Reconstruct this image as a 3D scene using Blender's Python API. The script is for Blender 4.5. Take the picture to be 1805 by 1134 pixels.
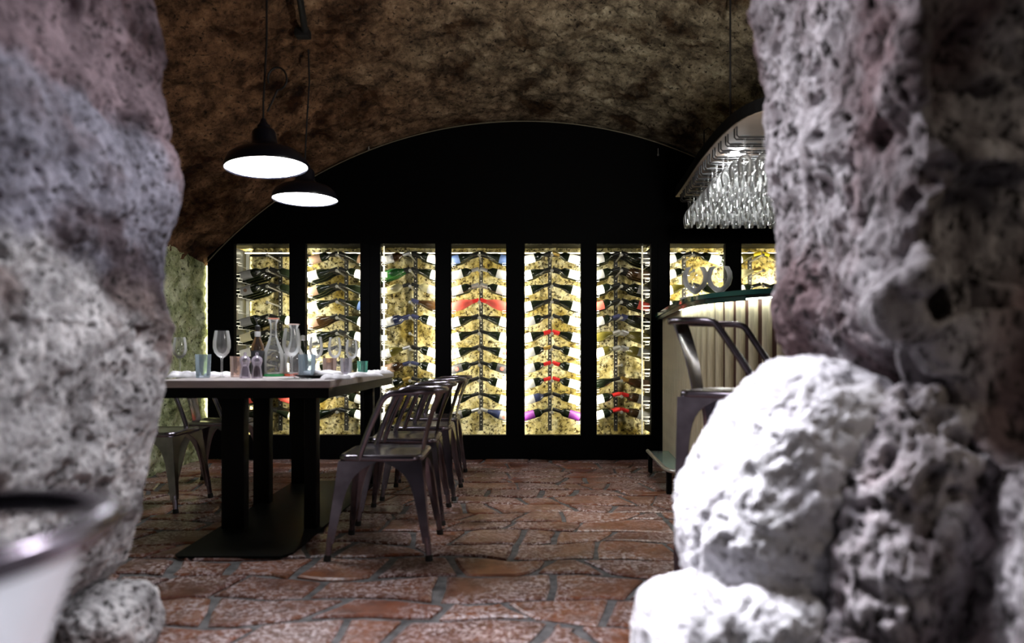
import bpy, bmesh, math, random
import numpy as np
from math import sin, cos, pi, radians as R
from mathutils import Vector, Matrix

for o in list(bpy.data.objects): bpy.data.objects.remove(o)
C = bpy.context.scene.collection
S = bpy.context.scene
rnd = random.Random(7)

# ------------------------------------------------------------------ camera, world, lights, exposure
CAMZ, F, PX, PY = 0.886, 1200.0, 905.0, 628.0
cam = bpy.data.cameras.new('camera'); co = bpy.data.objects.new('camera', cam); C.objects.link(co)
co.location = (0, 0, CAMZ); co.rotation_euler = (R(90), 0, 0)
cam.sensor_width = 36.0; cam.lens = F / 1805 * 36
cam.shift_x = (902.5 - PX) / 1805; cam.shift_y = -(567 - PY) / 1805
cam.clip_start = 0.05
cam.dof.use_dof = True; cam.dof.focus_distance = 5.3; cam.dof.aperture_fstop = 1.4
S.camera = co
S.view_settings.view_transform = 'Standard'; S.view_settings.look = 'None'
S.view_settings.exposure = 0.0; S.view_settings.gamma = 1.0
S.view_settings.use_curve_mapping = False
S.cycles.use_denoising = True
S.cycles.max_bounces = 10; S.cycles.transparent_max_bounces = 32
S.cycles.sample_clamp_indirect = 4.0
S.cycles.caustics_reflective = False; S.cycles.caustics_refractive = False
W = bpy.data.worlds.new('world'); S.world = W; W.use_nodes = True
W.node_tree.nodes['Background'].inputs[0].default_value = (0.55, 0.55, 0.62, 1)
W.node_tree.nodes['Background'].inputs[1].default_value = 0.012

def area(name, loc, target, size, power, col=(1, 1, 1), spread=180, sy=None):
    l = bpy.data.lights.new(name, 'AREA'); l.energy = power; l.color = col; l.size = size
    if sy: l.shape = 'RECTANGLE'; l.size_y = sy
    l.spread = R(spread)
    o = bpy.data.objects.new(name, l); C.objects.link(o); o.location = loc
    o.rotation_euler = (Vector(target) - Vector(loc)).to_track_quat('-Z', 'Y').to_euler()
    return o
def spot(name, loc, target, power, angle, blend=0.6, col=(1, 1, 1), rad=0.03):
    l = bpy.data.lights.new(name, 'SPOT'); l.energy = power; l.color = col
    l.spot_size = R(angle); l.spot_blend = blend; l.shadow_soft_size = rad
    o = bpy.data.objects.new(name, l); C.objects.link(o); o.location = loc
    o.rotation_euler = (Vector(target) - Vector(loc)).to_track_quat('-Z', 'Y').to_euler()
    return o
# passage lamps, and unseen fill lights added to brighten walls, chair, vault and floor
area('passage_lamp', (0.0, 1.42, 2.3), (-0.05, 1.5, 0), 0.2, 9, (0.93, 0.92, 1.0), 62)
area('left_wall_fill', (0.35, 1.85, 2.15), (-1.0, 1.3, 0.7), 0.2, 10, (0.95, 0.93, 1.0), 90)  # unseen fill added to brighten the left jamb
area('right_wall_fill', (-0.35, 1.85, 2.2), (0.75, 1.45, 0.8), 0.2, 9.5, (0.95, 0.93, 1.0), 90)  # unseen fill added to brighten the right jamb, aimed away from the hall
area('right_face_fill', (1.5, -.3, 1.9), (1.1, 1.2, 0.9), 0.3, .75, (1.0, .85, .68), 60)  # dim unseen fill added for the front face of the right jamb
spot('passage_spot', (-0.5, 1.85, 2.2), (0.36, 1.42, 0.45), 300, 32, 0.8, (0.93, 0.93, 1.0), 0.03)
area('near_chair_fill', (0.95, 0.15, 1.25), (-0.42, 0.5, 0.5), 0.3, 3.2, (0.93, 0.94, 1.0), 48)  # unseen fill beside the camera, added to brighten the near chair's splat
area('vault_fill', (1.08, 2.4, 1.72), (0.1, 4.5, 3.2), 0.25, 17, (1.0, 0.96, 0.9), 130)  # unseen light added behind the right jamb to brighten the vault
area('hall_floor_fill', (0.75, 3.2, 2.7), (0.55, 4.0, 0), 0.25, 2.6, (1.0, 0.9, 0.8), 55)  # unseen overhead fill added for the hall floor
spot('rack_spot_and_fill', (1.335, 4.07, 2.07), (1.335, 4.07, 0), 30, 160, .3, (.97, .98, 1), .04)
spot('rack_spot_and_fill', (1.6, 4.75, 2.07), (1.6, 4.75, 0), 30, 160, .3, (.97, .98, 1), .04)  # second spot, unseen, added to brighten the rear hanging glasses
for _x in (-2.55, -1.857, -1.238, -0.605, 0.02, 0.648, 1.267, 1.89, 2.5):
    area('cabinet_light', (_x, 5.925, 1.02), (_x, 6.4, 1.02), 0.03, 48 if abs(_x) < 2 and abs(_x) > .7 else 41, (1, .94, .74), 175, 1.5)

# ------------------------------------------------------------------ helpers
def P(x, y, Y):
    """World point at depth Y seen at photograph pixel x, y (the room was measured that way)."""
    return Vector(((x - PX) * Y / F, Y, CAMZ + (PY - y) * Y / F))

class MB:
    def __init__(s): s.v = []; s.f = []; s.m = []
    def add(s, vs, fs, mi=0):
        n = len(s.v); s.v += [tuple(v) for v in vs]
        s.f += [tuple(i + n for i in f) for f in fs]; s.m += [mi] * len(fs)
    def box(s, c, d, mi=0, bev=0.0, M=None):
        x, y, z = d[0] / 2, d[1] / 2, d[2] / 2
        if bev <= 0:
            vs = [(a * x, b * y, e * z) for a in (-1, 1) for b in (-1, 1) for e in (-1, 1)]
            fs = [(0, 1, 3, 2), (4, 6, 7, 5), (0, 4, 5, 1), (2, 3, 7, 6), (0, 2, 6, 4), (1, 5, 7, 3)]
        else:
            bm = bmesh.new(); bmesh.ops.create_cube(bm, size=1)
            for v in bm.verts: v.co = Vector((v.co.x * d[0], v.co.y * d[1], v.co.z * d[2]))
            bmesh.ops.bevel(bm, geom=bm.edges[:], offset=min(bev, min(d) * .45), segments=2, affect='EDGES', profile=.6)
            bm.verts.index_update()
            vs = [tuple(v.co) for v in bm.verts]; fs = [tuple(v.index for v in f.verts) for f in bm.faces]; bm.free()
        T = Matrix.Translation(c)
        if M is not None: T = T @ M.to_4x4()
        s.add([T @ Vector(v) for v in vs], fs, mi)
    def tube(s, pts, r, n=10, mi=0, cap=True, closed=False):
        pts = [Vector(p) for p in pts]; rs = r if isinstance(r, (list, tuple)) else [r] * len(pts)
        k = len(pts); vs = []; fs = []; up = None
        for i, p in enumerate(pts):
            if closed: t = (pts[(i + 1) % k] - pts[i - 1]).normalized()
            else: t = (pts[min(i + 1, k - 1)] - pts[max(i - 1, 0)]).normalized()
            if up is None:
                up = Vector((0, 0, 1)) if abs(t.z) < .9 else Vector((1, 0, 0))
            a = (up - t * up.dot(t)).normalized(); b = t.cross(a); up = a
            for j in range(n):
                q = 2 * pi * j / n; vs.append(p + (a * cos(q) + b * sin(q)) * rs[i])
        for i in range(k if closed else k - 1):
            for j in range(n):
                a0 = i * n + j; a1 = i * n + (j + 1) % n; b0 = ((i + 1) % k) * n + j; b1 = ((i + 1) % k) * n + (j + 1) % n
                fs.append((a0, a1, b1, b0))
        if cap and not closed:
            fs.append(tuple(range(n - 1, -1, -1))); fs.append(tuple((k - 1) * n + j for j in range(n)))
        s.add(vs, fs, mi)
    def lathe(s, prof, n=20, mi=0, M=None):
        vs = []; fs = []
        for (r, z) in prof:
            for j in range(n):
                q = 2 * pi * j / n; vs.append(Vector((r * cos(q), r * sin(q), z)))
        for i in range(len(prof) - 1):
            for j in range(n):
                a0 = i * n + j; a1 = i * n + (j + 1) % n
                fs.append((a0, a1, a1 + n, a0 + n))
        if M is not None: vs = [M @ v for v in vs]
        s.add(vs, fs, mi)
    def prism(s, poly, z0, z1, mi=0):
        n = len(poly); vs = [(x, y, z0) for x, y in poly] + [(x, y, z1) for x, y in poly]
        fs = [tuple(range(n - 1, -1, -1)), tuple(range(n, 2 * n))] + [(i, (i + 1) % n, (i + 1) % n + n, i + n) for i in range(n)]
        s.add(vs, fs, mi)
    def mesh(s, name, mats, smooth=True, angle=40):
        me = bpy.data.meshes.new(name); me.from_pydata(s.v, [], s.f)
        for m in (mats if isinstance(mats, (list, tuple)) else [mats]): me.materials.append(m)
        if any(s.m): me.polygons.foreach_set('material_index', s.m)
        bm = bmesh.new(); bm.from_mesh(me)
        bmesh.ops.remove_doubles(bm, verts=bm.verts[:], dist=1e-6)
        bmesh.ops.recalc_face_normals(bm, faces=bm.faces[:])
        bm.to_mesh(me); bm.free()
        if smooth:
            me.polygons.foreach_set('use_smooth', [True] * len(me.polygons))
            me.set_sharp_from_angle(angle=R(angle))
        return me
    def build(s, name, mats, parent=None, smooth=True, loc=None, angle=40):
        return link(name, s.mesh(name, mats, smooth, angle), parent, loc)

def link(name, me, parent=None, loc=None):
    o = bpy.data.objects.new(name, me); C.objects.link(o)
    if parent is not None: o.parent = parent
    if loc is not None: o.location = loc
    return o
def empty(name, loc=(0, 0, 0), rz=0):
    o = bpy.data.objects.new(name, None); C.objects.link(o); o.location = loc; o.rotation_euler = (0, 0, rz)
    o.empty_display_size = .1
    return o
def tag(o, label=None, cat=None, group=None, kind=None):
    if label: o['label'] = label
    if cat: o['category'] = cat
    if group: o['group'] = group
    if kind: o['kind'] = kind
    return o
KIDS = {}
def copy_tree(o, kids, parent=None):
    c = o.copy(); C.objects.link(c)
    if parent is not None: c.parent = parent
    for ch in kids.get(o.name, []): copy_tree(ch, kids, c)
    return c
def kidmap():
    d = {}
    for o in bpy.data.objects:
        if o.parent is not None: d.setdefault(o.parent.name, []).append(o)
    return d

# ------------------------------------------------------------------ materials
def nt(name):
    m = bpy.data.materials.new(name); m.use_nodes = True
    t = m.node_tree; b = t.nodes.get('Principled BSDF'); return m, t, b
def mat(name, col, rough=.5, metal=0.0, spec=None, noise=0.0, nscale=20, bump=0.0, emit=None, es=0.0, stretch=None, coat=0.0):
    m, t, b = nt(name)
    b.inputs['Base Color'].default_value = (*col, 1); b.inputs['Roughness'].default_value = rough
    b.inputs['Metallic'].default_value = metal
    if spec is not None: b.inputs['Specular IOR Level'].default_value = spec
    if coat: b.inputs['Coat Weight'].default_value = coat
    if emit: b.inputs['Emission Color'].default_value = (*emit, 1); b.inputs['Emission Strength'].default_value = es
    if noise or bump:
        tc = t.nodes.new('ShaderNodeTexCoord'); mp = t.nodes.new('ShaderNodeMapping'); t.links.new(tc.outputs['Object'], mp.inputs[0])
        if stretch: mp.inputs['Scale'].default_value = stretch
        n = t.nodes.new('ShaderNodeTexNoise'); n.inputs['Scale'].default_value = nscale; n.inputs['Detail'].default_value = 5
        t.links.new(mp.outputs[0], n.inputs['Vector'])
        if noise:
            r = t.nodes.new('ShaderNodeMapRange'); r.inputs[3].default_value = 1 - noise; r.inputs[4].default_value = 1 + noise
            r.inputs[1].default_value = .3; r.inputs[2].default_value = .7
            t.links.new(n.outputs[0], r.inputs[0])
            x = t.nodes.new('ShaderNodeMix'); x.data_type = 'RGBA'; x.blend_type = 'MULTIPLY'; x.inputs[0].default_value = 1
            x.inputs[6].default_value = (*col, 1); t.links.new(r.outputs[0], x.inputs[7]); t.links.new(x.outputs[2], b.inputs['Base Color'])
        if bump:
            bp = t.nodes.new('ShaderNodeBump'); bp.inputs['Strength'].default_value = bump; bp.inputs['Distance'].default_value = .01
            t.links.new(n.outputs[0], bp.inputs['Height']); t.links.new(bp.outputs[0], b.inputs['Normal'])
    return m
def emis(name, col, st):
    m, t, b = nt(name); t.nodes.remove(b)
    e = t.nodes.new('ShaderNodeEmission'); e.inputs[0].default_value = (*col, 1); e.inputs[1].default_value = st
    t.links.new(e.outputs[0], t.nodes['Material Output'].inputs[0]); return m
def thin_glass(name, tint=(1, 1, 1), blend=.35, refl=(1, 1, 1), rough=.04, base=0.0, rim_glow=.35):
    m, t, b = nt(name); t.nodes.remove(b)
    tr = t.nodes.new('ShaderNodeBsdfTransparent'); tr.inputs[0].default_value = (*tint, 1)
    gl = t.nodes.new('ShaderNodeBsdfGlossy'); gl.inputs[0].default_value = (*refl, 1); gl.inputs['Roughness'].default_value = rough
    lw = t.nodes.new('ShaderNodeLayerWeight'); lw.inputs[0].default_value = blend
    ad = t.nodes.new('ShaderNodeMath'); ad.operation = 'ADD'; ad.use_clamp = True; ad.inputs[1].default_value = base
    t.links.new(lw.outputs['Fresnel'], ad.inputs[0])
    df = t.nodes.new('ShaderNodeBsdfTranslucent'); df.inputs[0].default_value = (*refl, 1)
    d2 = t.nodes.new('ShaderNodeBsdfDiffuse'); d2.inputs[0].default_value = (*refl, 1)
    m0 = t.nodes.new('ShaderNodeMixShader'); m0.inputs[0].default_value = .5
    t.links.new(d2.outputs[0], m0.inputs[1]); t.links.new(df.outputs[0], m0.inputs[2])
    m1 = t.nodes.new('ShaderNodeMixShader'); m1.inputs[0].default_value = rim_glow  # white scatter mixed in at the edges to imitate backlit rims
    t.links.new(gl.outputs[0], m1.inputs[1]); t.links.new(m0.outputs[0], m1.inputs[2])
    mx = t.nodes.new('ShaderNodeMixShader'); t.links.new(ad.outputs[0], mx.inputs[0])
    t.links.new(tr.outputs[0], mx.inputs[1]); t.links.new(m1.outputs[0], mx.inputs[2])
    t.links.new(mx.outputs[0], t.nodes['Material Output'].inputs[0]); return m

def ramp(t, src, stops):
    r = t.nodes.new('ShaderNodeValToRGB'); e = r.color_ramp.elements
    e[0].position, e[0].color = stops[0][0], (*stops[0][1], 1); e[1].position, e[1].color = stops[-1][0], (*stops[-1][1], 1)
    for p, c in stops[1:-1]:
        k = e.new(p); k.color = (*c, 1)
    t.links.new(src, r.inputs[0]); return r.outputs[0]
def noise_node(t, vec, scale, detail=6, rough=.6, dist=0.0):
    n = t.nodes.new('ShaderNodeTexNoise'); n.inputs['Scale'].default_value = scale; n.inputs['Detail'].default_value = detail
    n.inputs['Roughness'].default_value = rough; n.inputs['Distortion'].default_value = dist
    t.links.new(vec, n.inputs['Vector']); return n.outputs[0]
def mixc(t, fac, a, b, mode='MIX'):
    x = t.nodes.new('ShaderNodeMix'); x.data_type = 'RGBA'; x.blend_type = mode
    for s, v in ((0, fac), (6, a), (7, b)):
        if isinstance(v, (int, float)): x.inputs[s].default_value = v
        elif isinstance(v, tuple): x.inputs[s].default_value = (*v, 1)
        else: t.links.new(v, x.inputs[s])
    return x.outputs[2]
def rock_material(name, base_stops, stain, stain_pos=(.5, .62), zones=None, fine=45, bump=.5, pit=(.02, .017, .016), pt=(.46, .34), side=None, squash=None):
    m, t, b = nt(name); b.inputs['Roughness'].default_value = .95; b.inputs['Specular IOR Level'].default_value = .15
    tc = t.nodes.new('ShaderNodeTexCoord'); v = tc.outputs['Object']; v0 = v
    if squash:
        mp = t.nodes.new('ShaderNodeMapping'); mp.inputs['Scale'].default_value = squash; t.links.new(v, mp.inputs[0]); v = mp.outputs[0]
    n1 = noise_node(t, v, 6, 10, .74); c = ramp(t, n1, base_stops)
    if zones:
        sp = t.nodes.new('ShaderNodeSeparateXYZ'); t.links.new(v0, sp.inputs[0])
        nz = noise_node(t, v, 3.5, 5, .6)
        for (z0, z1, slope, col, amt) in zones:
            # bands of other stone: height + a lean with depth + noise
            ma = t.nodes.new('ShaderNodeMath'); ma.operation = 'MULTIPLY_ADD'; ma.inputs[1].default_value = slope
            t.links.new(sp.outputs['Y'], ma.inputs[0]); t.links.new(sp.outputs['Z'], ma.inputs[2])
            mb = t.nodes.new('ShaderNodeMath'); mb.operation = 'MULTIPLY_ADD'; mb.inputs[1].default_value = .35
            t.links.new(nz, mb.inputs[0]); t.links.new(ma.outputs[0], mb.inputs[2])
            r = t.nodes.new('ShaderNodeMapRange'); r.interpolation_type = 'SMOOTHSTEP'
            r.inputs[1].default_value = z0; r.inputs[2].default_value = z1; t.links.new(mb.outputs[0], r.inputs[0])
            k = t.nodes.new('ShaderNodeMath'); k.operation = 'MULTIPLY'; k.inputs[1].default_value = amt; t.links.new(r.outputs[0], k.inputs[0])
            c = mixc(t, k.outputs[0], c, mixc(t, 1.0, c, col, 'MULTIPLY'))
    if side:
        sp = t.nodes.new('ShaderNodeSeparateXYZ'); t.links.new(v, sp.inputs[0])
        r = t.nodes.new('ShaderNodeMapRange'); r.inputs[1].default_value = side[0]; r.inputs[2].default_value = side[1]
        ma = t.nodes.new('ShaderNodeMath'); ma.operation = 'MULTIPLY_ADD'; ma.inputs[1].default_value = 2.2
        t.links.new(noise_node(t, v, 1.3, 5, .6), ma.inputs[0]); t.links.new(sp.outputs['X'], ma.inputs[2]); t.links.new(ma.outputs[0], r.inputs[0])
        c = mixc(t, 1.0, c, mixc(t, r.outputs[0], side[2], side[3]), 'MULTIPLY')
    n2 = noise_node(t, v, 2.3, 6, .6, .4)
    r = t.nodes.new('ShaderNodeMapRange'); r.inputs[1].default_value = stain_pos[0]; r.inputs[2].default_value = stain_pos[1]; t.links.new(n2, r.inputs[0])
    c = mixc(t, r.outputs[0], c, mixc(t, 1.0, c, stain, 'MULTIPLY'))
    n3 = noise_node(t, v, fine, 6, .7)
    r = t.nodes.new('ShaderNodeMapRange'); r.inputs[1].default_value = pt[0]; r.inputs[2].default_value = pt[1]; t.links.new(n3, r.inputs[0])
    c = mixc(t, r.outputs[0], c, pit)
    t.links.new(c, b.inputs['Base Color'])
    bp = t.nodes.new('ShaderNodeBump'); bp.inputs['Strength'].default_value = bump; bp.inputs['Distance'].default_value = .012
    ad = t.nodes.new('ShaderNodeMath'); ad.operation = 'ADD'; t.links.new(n3, ad.inputs[0]); t.links.new(n1, ad.inputs[1])
    t.links.new(ad.outputs[0], bp.inputs['Height']); t.links.new(bp.outputs[0], b.inputs['Normal'])
    return m

M = {}
M['rock_left'] = rock_material('tuff_left', [(.34, (.1, .09, .09)), (.5, (.43, .42, .42)), (.64, (.74, .72, .71))], (.42, .34, .32), (.5, .6),
    zones=[(1.6, 1.7, .25, (.5, .5, .6), .95), (2.0, 2.08, .25, (.95, .72, .66), .95)], fine=46, bump=.8, pt=(.48, .36))
M['rock_right'] = rock_material('tuff_right', [(.34, (.1, .075, .078)), (.5, (.45, .42, .44)), (.64, (.74, .71, .74))], (.48, .37, .37), (.5, .62), fine=40, bump=.8, pt=(.5, .38), squash=(1, 1, .5))
M['boulder'] = rock_material('pale_boulder', [(.3, (.35, .33, .36)), (.5, (.68, .67, .7)), (.68, (.8, .8, .82))], (.55, .5, .5), (.62, .72), fine=30, bump=.5, pit=(.1, .09, .1))  # paler base colours than the jamb rock
M['vault'] = rock_material('dark_brown_vault', [(.34, (.03, .024, .018)), (.46, (.15, .12, .085)), (.56, (.3, .25, .18)), (.68, (.5, .45, .35))], (.22, .16, .12), (.5, .62), fine=34, bump=.9, pit=(.012, .008, .006), pt=(.46, .34), side=(-.4, 1.9, (.72, .46, .33), (1, 1, .92)))  # tinted darker and redder on the left, paler on the right
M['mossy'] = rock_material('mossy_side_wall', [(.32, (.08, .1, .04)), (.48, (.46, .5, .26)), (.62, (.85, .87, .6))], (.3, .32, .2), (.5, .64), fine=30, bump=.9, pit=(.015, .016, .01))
M['gold_rock'] = rock_material('golden_tuff', [(.3, (.22, .17, .04)), (.45, (.6, .5, .22)), (.6, (.88, .82, .55))], (.55, .48, .24), (.5, .62), fine=30, bump=1.0, pit=(.05, .032, .008), pt=(.5, .4))
M['black'] = mat('matt_black_panel', (.0012, .0012, .0014), .6, spec=.05)
M['black_metal'] = mat('black_powder_coat', (.004, .004, .004), .5, .0, spec=.12)
M['perf'] = mat('perforated_black_steel', (.02, .018, .016), .5, .3)
M['peg'] = mat('grey_peg_steel', (.42, .41, .38), .4, .7)
M['wire'] = mat('white_coated_wire', (.85, .84, .8), .35)
M['plate'] = mat('white_row_plate', (.9, .9, .88), .5)
M['alu'] = mat('pale_aluminium', (.62, .62, .58), .35, .8)
M['led'] = emis('warm_white_led', (1, .93, .7), 5)
M['led_cool'] = emis('cool_white_led', (.95, 1, .9), 60)
M['led_thin'] = emis('thin_top_led', (1, .95, .75), 3)
M['bulb'] = emis('opal_lamp_diffuser', (.93, .95, 1), 38)
M['pane'] = thin_glass('window_glass', (.98, .98, .97), .03, (1, 1, 1), .01, .0, 0)
M['glass'] = thin_glass('clear_glassware', (.985, .99, .985), .36, (1, 1, 1), .03, .04, .5)
M['glass_hung'] = thin_glass('clear_stemware', (.985, .99, .985), .36, (1, 1, 1), .03, .04, .28)
M['steel'] = mat('gunmetal_chair_steel', (.24, .215, .25), .22, 1.0, noise=.3, nscale=14)
M['lit_steel'] = mat('lit_chair_steel', (.82, .82, .88), .4, .45, noise=.05, nscale=30)  # lighter copy of the chair steel, with a bright reflection put into its colour
M['rubber'] = mat('black_rubber', (.01, .01, .01), .7)
M['lamp_black'] = mat('dark_enamel', (.008, .008, .014), .3, spec=.4)
M['lamp_white'] = mat('white_enamel_inside', (.85, .85, .85), .4)
M['cable'] = mat('black_cable', (.006, .005, .005), .6)
M['tabletop'] = mat('pale_table_wood', (.64, .56, .56), .32, noise=.12, nscale=8, stretch=(1, 6, 6))
M['linen'] = mat('white_linen', (.86, .83, .86), .9, bump=.2, nscale=80)
M['dark_plate'] = mat('black_stoneware', (.01, .01, .014), .3)

# ------------------------------------------------------------------ numpy noise
_p = np.random.RandomState(3).permutation(256); _perm = np.concatenate([_p, _p, _p])
_g = np.random.RandomState(5).normal(size=(256, 3)); _g /= np.linalg.norm(_g, axis=1)[:, None]
_off = np.random.RandomState(9).rand(256, 3)
def _h(i, j, k): return _perm[(_perm[(_perm[i & 255] + j) & 255] + k) & 255]
def perlin(p):
    i = np.floor(p).astype(int); f = p - i; u = f * f * f * (f * (f * 6 - 15) + 10); out = 0
    for a in (0, 1):
        for b in (0, 1):
            for c in (0, 1):
                g = _g[_h(i[:, 0] + a, i[:, 1] + b, i[:, 2] + c)]
                d = (g * (f - np.array([a, b, c]))).sum(1)
                w = (u[:, 0] if a else 1 - u[:, 0]) * (u[:, 1] if b else 1 - u[:, 1]) * (u[:, 2] if c else 1 - u[:, 2])
                out = out + w * d
    return out * 1.5
def fbm(p, o=4, g=.5):
    s = 0; a = 1.0
    for k in range(o): s = s + a * perlin(p * 2 ** k + 7.3 * k); a *= g
    return s
def worley(p):
    i = np.floor(p).astype(int); best = np.full(len(p), 9.0)
    for a in (-1, 0, 1):
        for b in (-1, 0, 1):
            for c in (-1, 0, 1):
                q = i + np.array([a, b, c]); o = _off[_h(q[:, 0], q[:, 1], q[:, 2])]
                best = np.minimum(best, ((q + o - p) ** 2).sum(1))
    return np.sqrt(best)
def sstep(a, b, x):
    t = np.clip((x - a) / (b - a), 0, 1); return t * t * (3 - 2 * t)
def rockd(p, k=1.0, pits=1.0, fine=1.0, lump=1.0, seed=0.0):
    q = p + seed
    w = q + .06 * np.stack([perlin(q * 6 + 3), perlin(q * 6 + 11), perlin(q * 6 + 19)], 1)
    d = .045 * fbm(w * 2.6, 3)
    d += lump * .05 * (.6 - worley(w * 5.5))
    pm = sstep(-.15, .35, perlin(q * 3.1 + 31))
    d -= pits * .034 * pm * sstep(.42, .1, worley(w * np.array([17, 17, 13])))
    d -= pits * .012 * sstep(.4, .1, worley(w * 38))
    d += fine * .013 * fbm(q * 21, 4, .55)
    return d * k
def grid_mesh(name, V, nu, nv, material, parent=None, smooth=True):
    f = []
    idx = np.arange(nu * nv).reshape(nu, nv)
    f = np.stack([idx[:-1, :-1], idx[1:, :-1], idx[1:, 1:], idx[:-1, 1:]], -1).reshape(-1, 4)
    me = bpy.data.meshes.new(name); me.from_pydata(V.reshape(-1, 3).tolist(), [], f.tolist())
    me.materials.append(material)
    if smooth: me.polygons.foreach_set('use_smooth', [True] * len(me.polygons))
    return link(name, me, parent)
def grid_normals(V):
    du = np.gradient(V, axis=0); dv = np.gradient(V, axis=1); n = np.cross(du, dv)
    return n / (np.linalg.norm(n, axis=2, keepdims=True) + 1e-9)
def smooth_edge(pts, z, Ye):
    ys = np.array([p[0] for p in pts], float); xs = np.array([p[1] for p in pts], float)
    zz = CAMZ + (PY - ys) * Ye / F; o = np.argsort(zz)
    return (np.interp(z, zz[o], xs[o]) - PX) * Ye / F
def stone(name, c, r, rot, mt, parent, sub=6, seed=0.0, k=1.0, pits=1.0, squash=None, lump=1.0):
    bm = bmesh.new(); bmesh.ops.create_icosphere(bm, subdivisions=sub, radius=1)
    me = bpy.data.meshes.new(name); bm.to_mesh(me); bm.free()
    n = len(me.vertices); a = np.empty(n * 3, np.float32); me.vertices.foreach_get('co', a); a = a.reshape(-1, 3).astype(float)
    u = a / np.linalg.norm(a, axis=1)[:, None]
    Rm = np.array(Matrix.Rotation(rot[2], 3, 'Z') @ Matrix.Rotation(rot[1], 3, 'Y') @ Matrix.Rotation(rot[0], 3, 'X'))
    # slightly boxy ellipsoid
    e = np.sign(u) * np.abs(u) ** .82
    b = (e * np.array(r)) @ Rm.T
    nr = (u / np.array(r)) @ Rm.T; nr /= np.linalg.norm(nr, axis=1)[:, None]
    d = rockd(b + np.array(c), k, pits, 1.0, lump, seed)
    b = b + nr * d[:, None]
    me.vertices.foreach_set('co', b.astype(np.float32).ravel()); me.update()
    me.materials.append(mt); me.polygons.foreach_set('use_smooth', [True] * len(me.polygons))
    o = link(name, me, parent); o.location = c
    return o

# ------------------------------------------------------------------ the setting: vault, walls
CX, RV, TOP = 0.09, 3.66, 2.93
YB = 5.85                               # face of the cabinets
def vz(x, y): return TOP - (RV - math.sqrt(max(RV * RV - (x - CX) ** 2, .01))) + max(0.0, YB - y) * .2
nu, nv = 230, 190
xs = np.linspace(-2.74, 2.92, nu); ysv = np.linspace(2.15, 5.97, nv)
Xg, Yg = np.meshgrid(xs, ysv, indexing='ij')
Zg = TOP - (RV - np.sqrt(RV * RV - (Xg - CX) ** 2)) + np.clip(YB - Yg, 0, 9) * .2
V = np.stack([Xg, Yg, Zg], -1); Nn = grid_normals(V)
d = rockd(V.reshape(-1, 3), .8, .8, 2.0, .4, 4.0).reshape(nu, nv)
d += .035 * np.sin(Yg * 3 + Xg * 9 + 2 * np.sin(Xg * 2)) * sstep(-.9, -1.7, Xg)
fade = 1 - .8 * np.exp(-((Yg - YB) / .12) ** 2)
V = V + Nn * np.where(Nn[..., 2:] > 0, -1, 1) * ((d - .01) * fade)[..., None] * -1
tag(grid_mesh('ceiling', V, nu, nv, M['vault']), 'rough dark brown barrel vault of stone', None, kind='structure')
# side walls under the springing
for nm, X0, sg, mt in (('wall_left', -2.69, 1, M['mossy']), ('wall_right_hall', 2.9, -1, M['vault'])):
    nu, nv = 150, 110
    yy = np.linspace(2.15, 6.55, nu); zz = np.linspace(-.02, 1, nv)
    Y2, T2 = np.meshgrid(yy, zz, indexing='ij')
    zt = np.vectorize(lambda y: vz(X0, y) + .03)(yy)[:, None]
    Z2 = T2 * zt
    V = np.stack([np.full_like(Y2, X0), Y2, Z2], -1)
    d = rockd(V.reshape(-1, 3), .8, 1.1, 1.5, .8, 9.0).reshape(nu, nv)
    V[..., 0] += sg * (d + .0)
    tag(grid_mesh(nm, V, nu, nv, mt), 'rough side wall of the vaulted hall', None, kind='structure')

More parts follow.
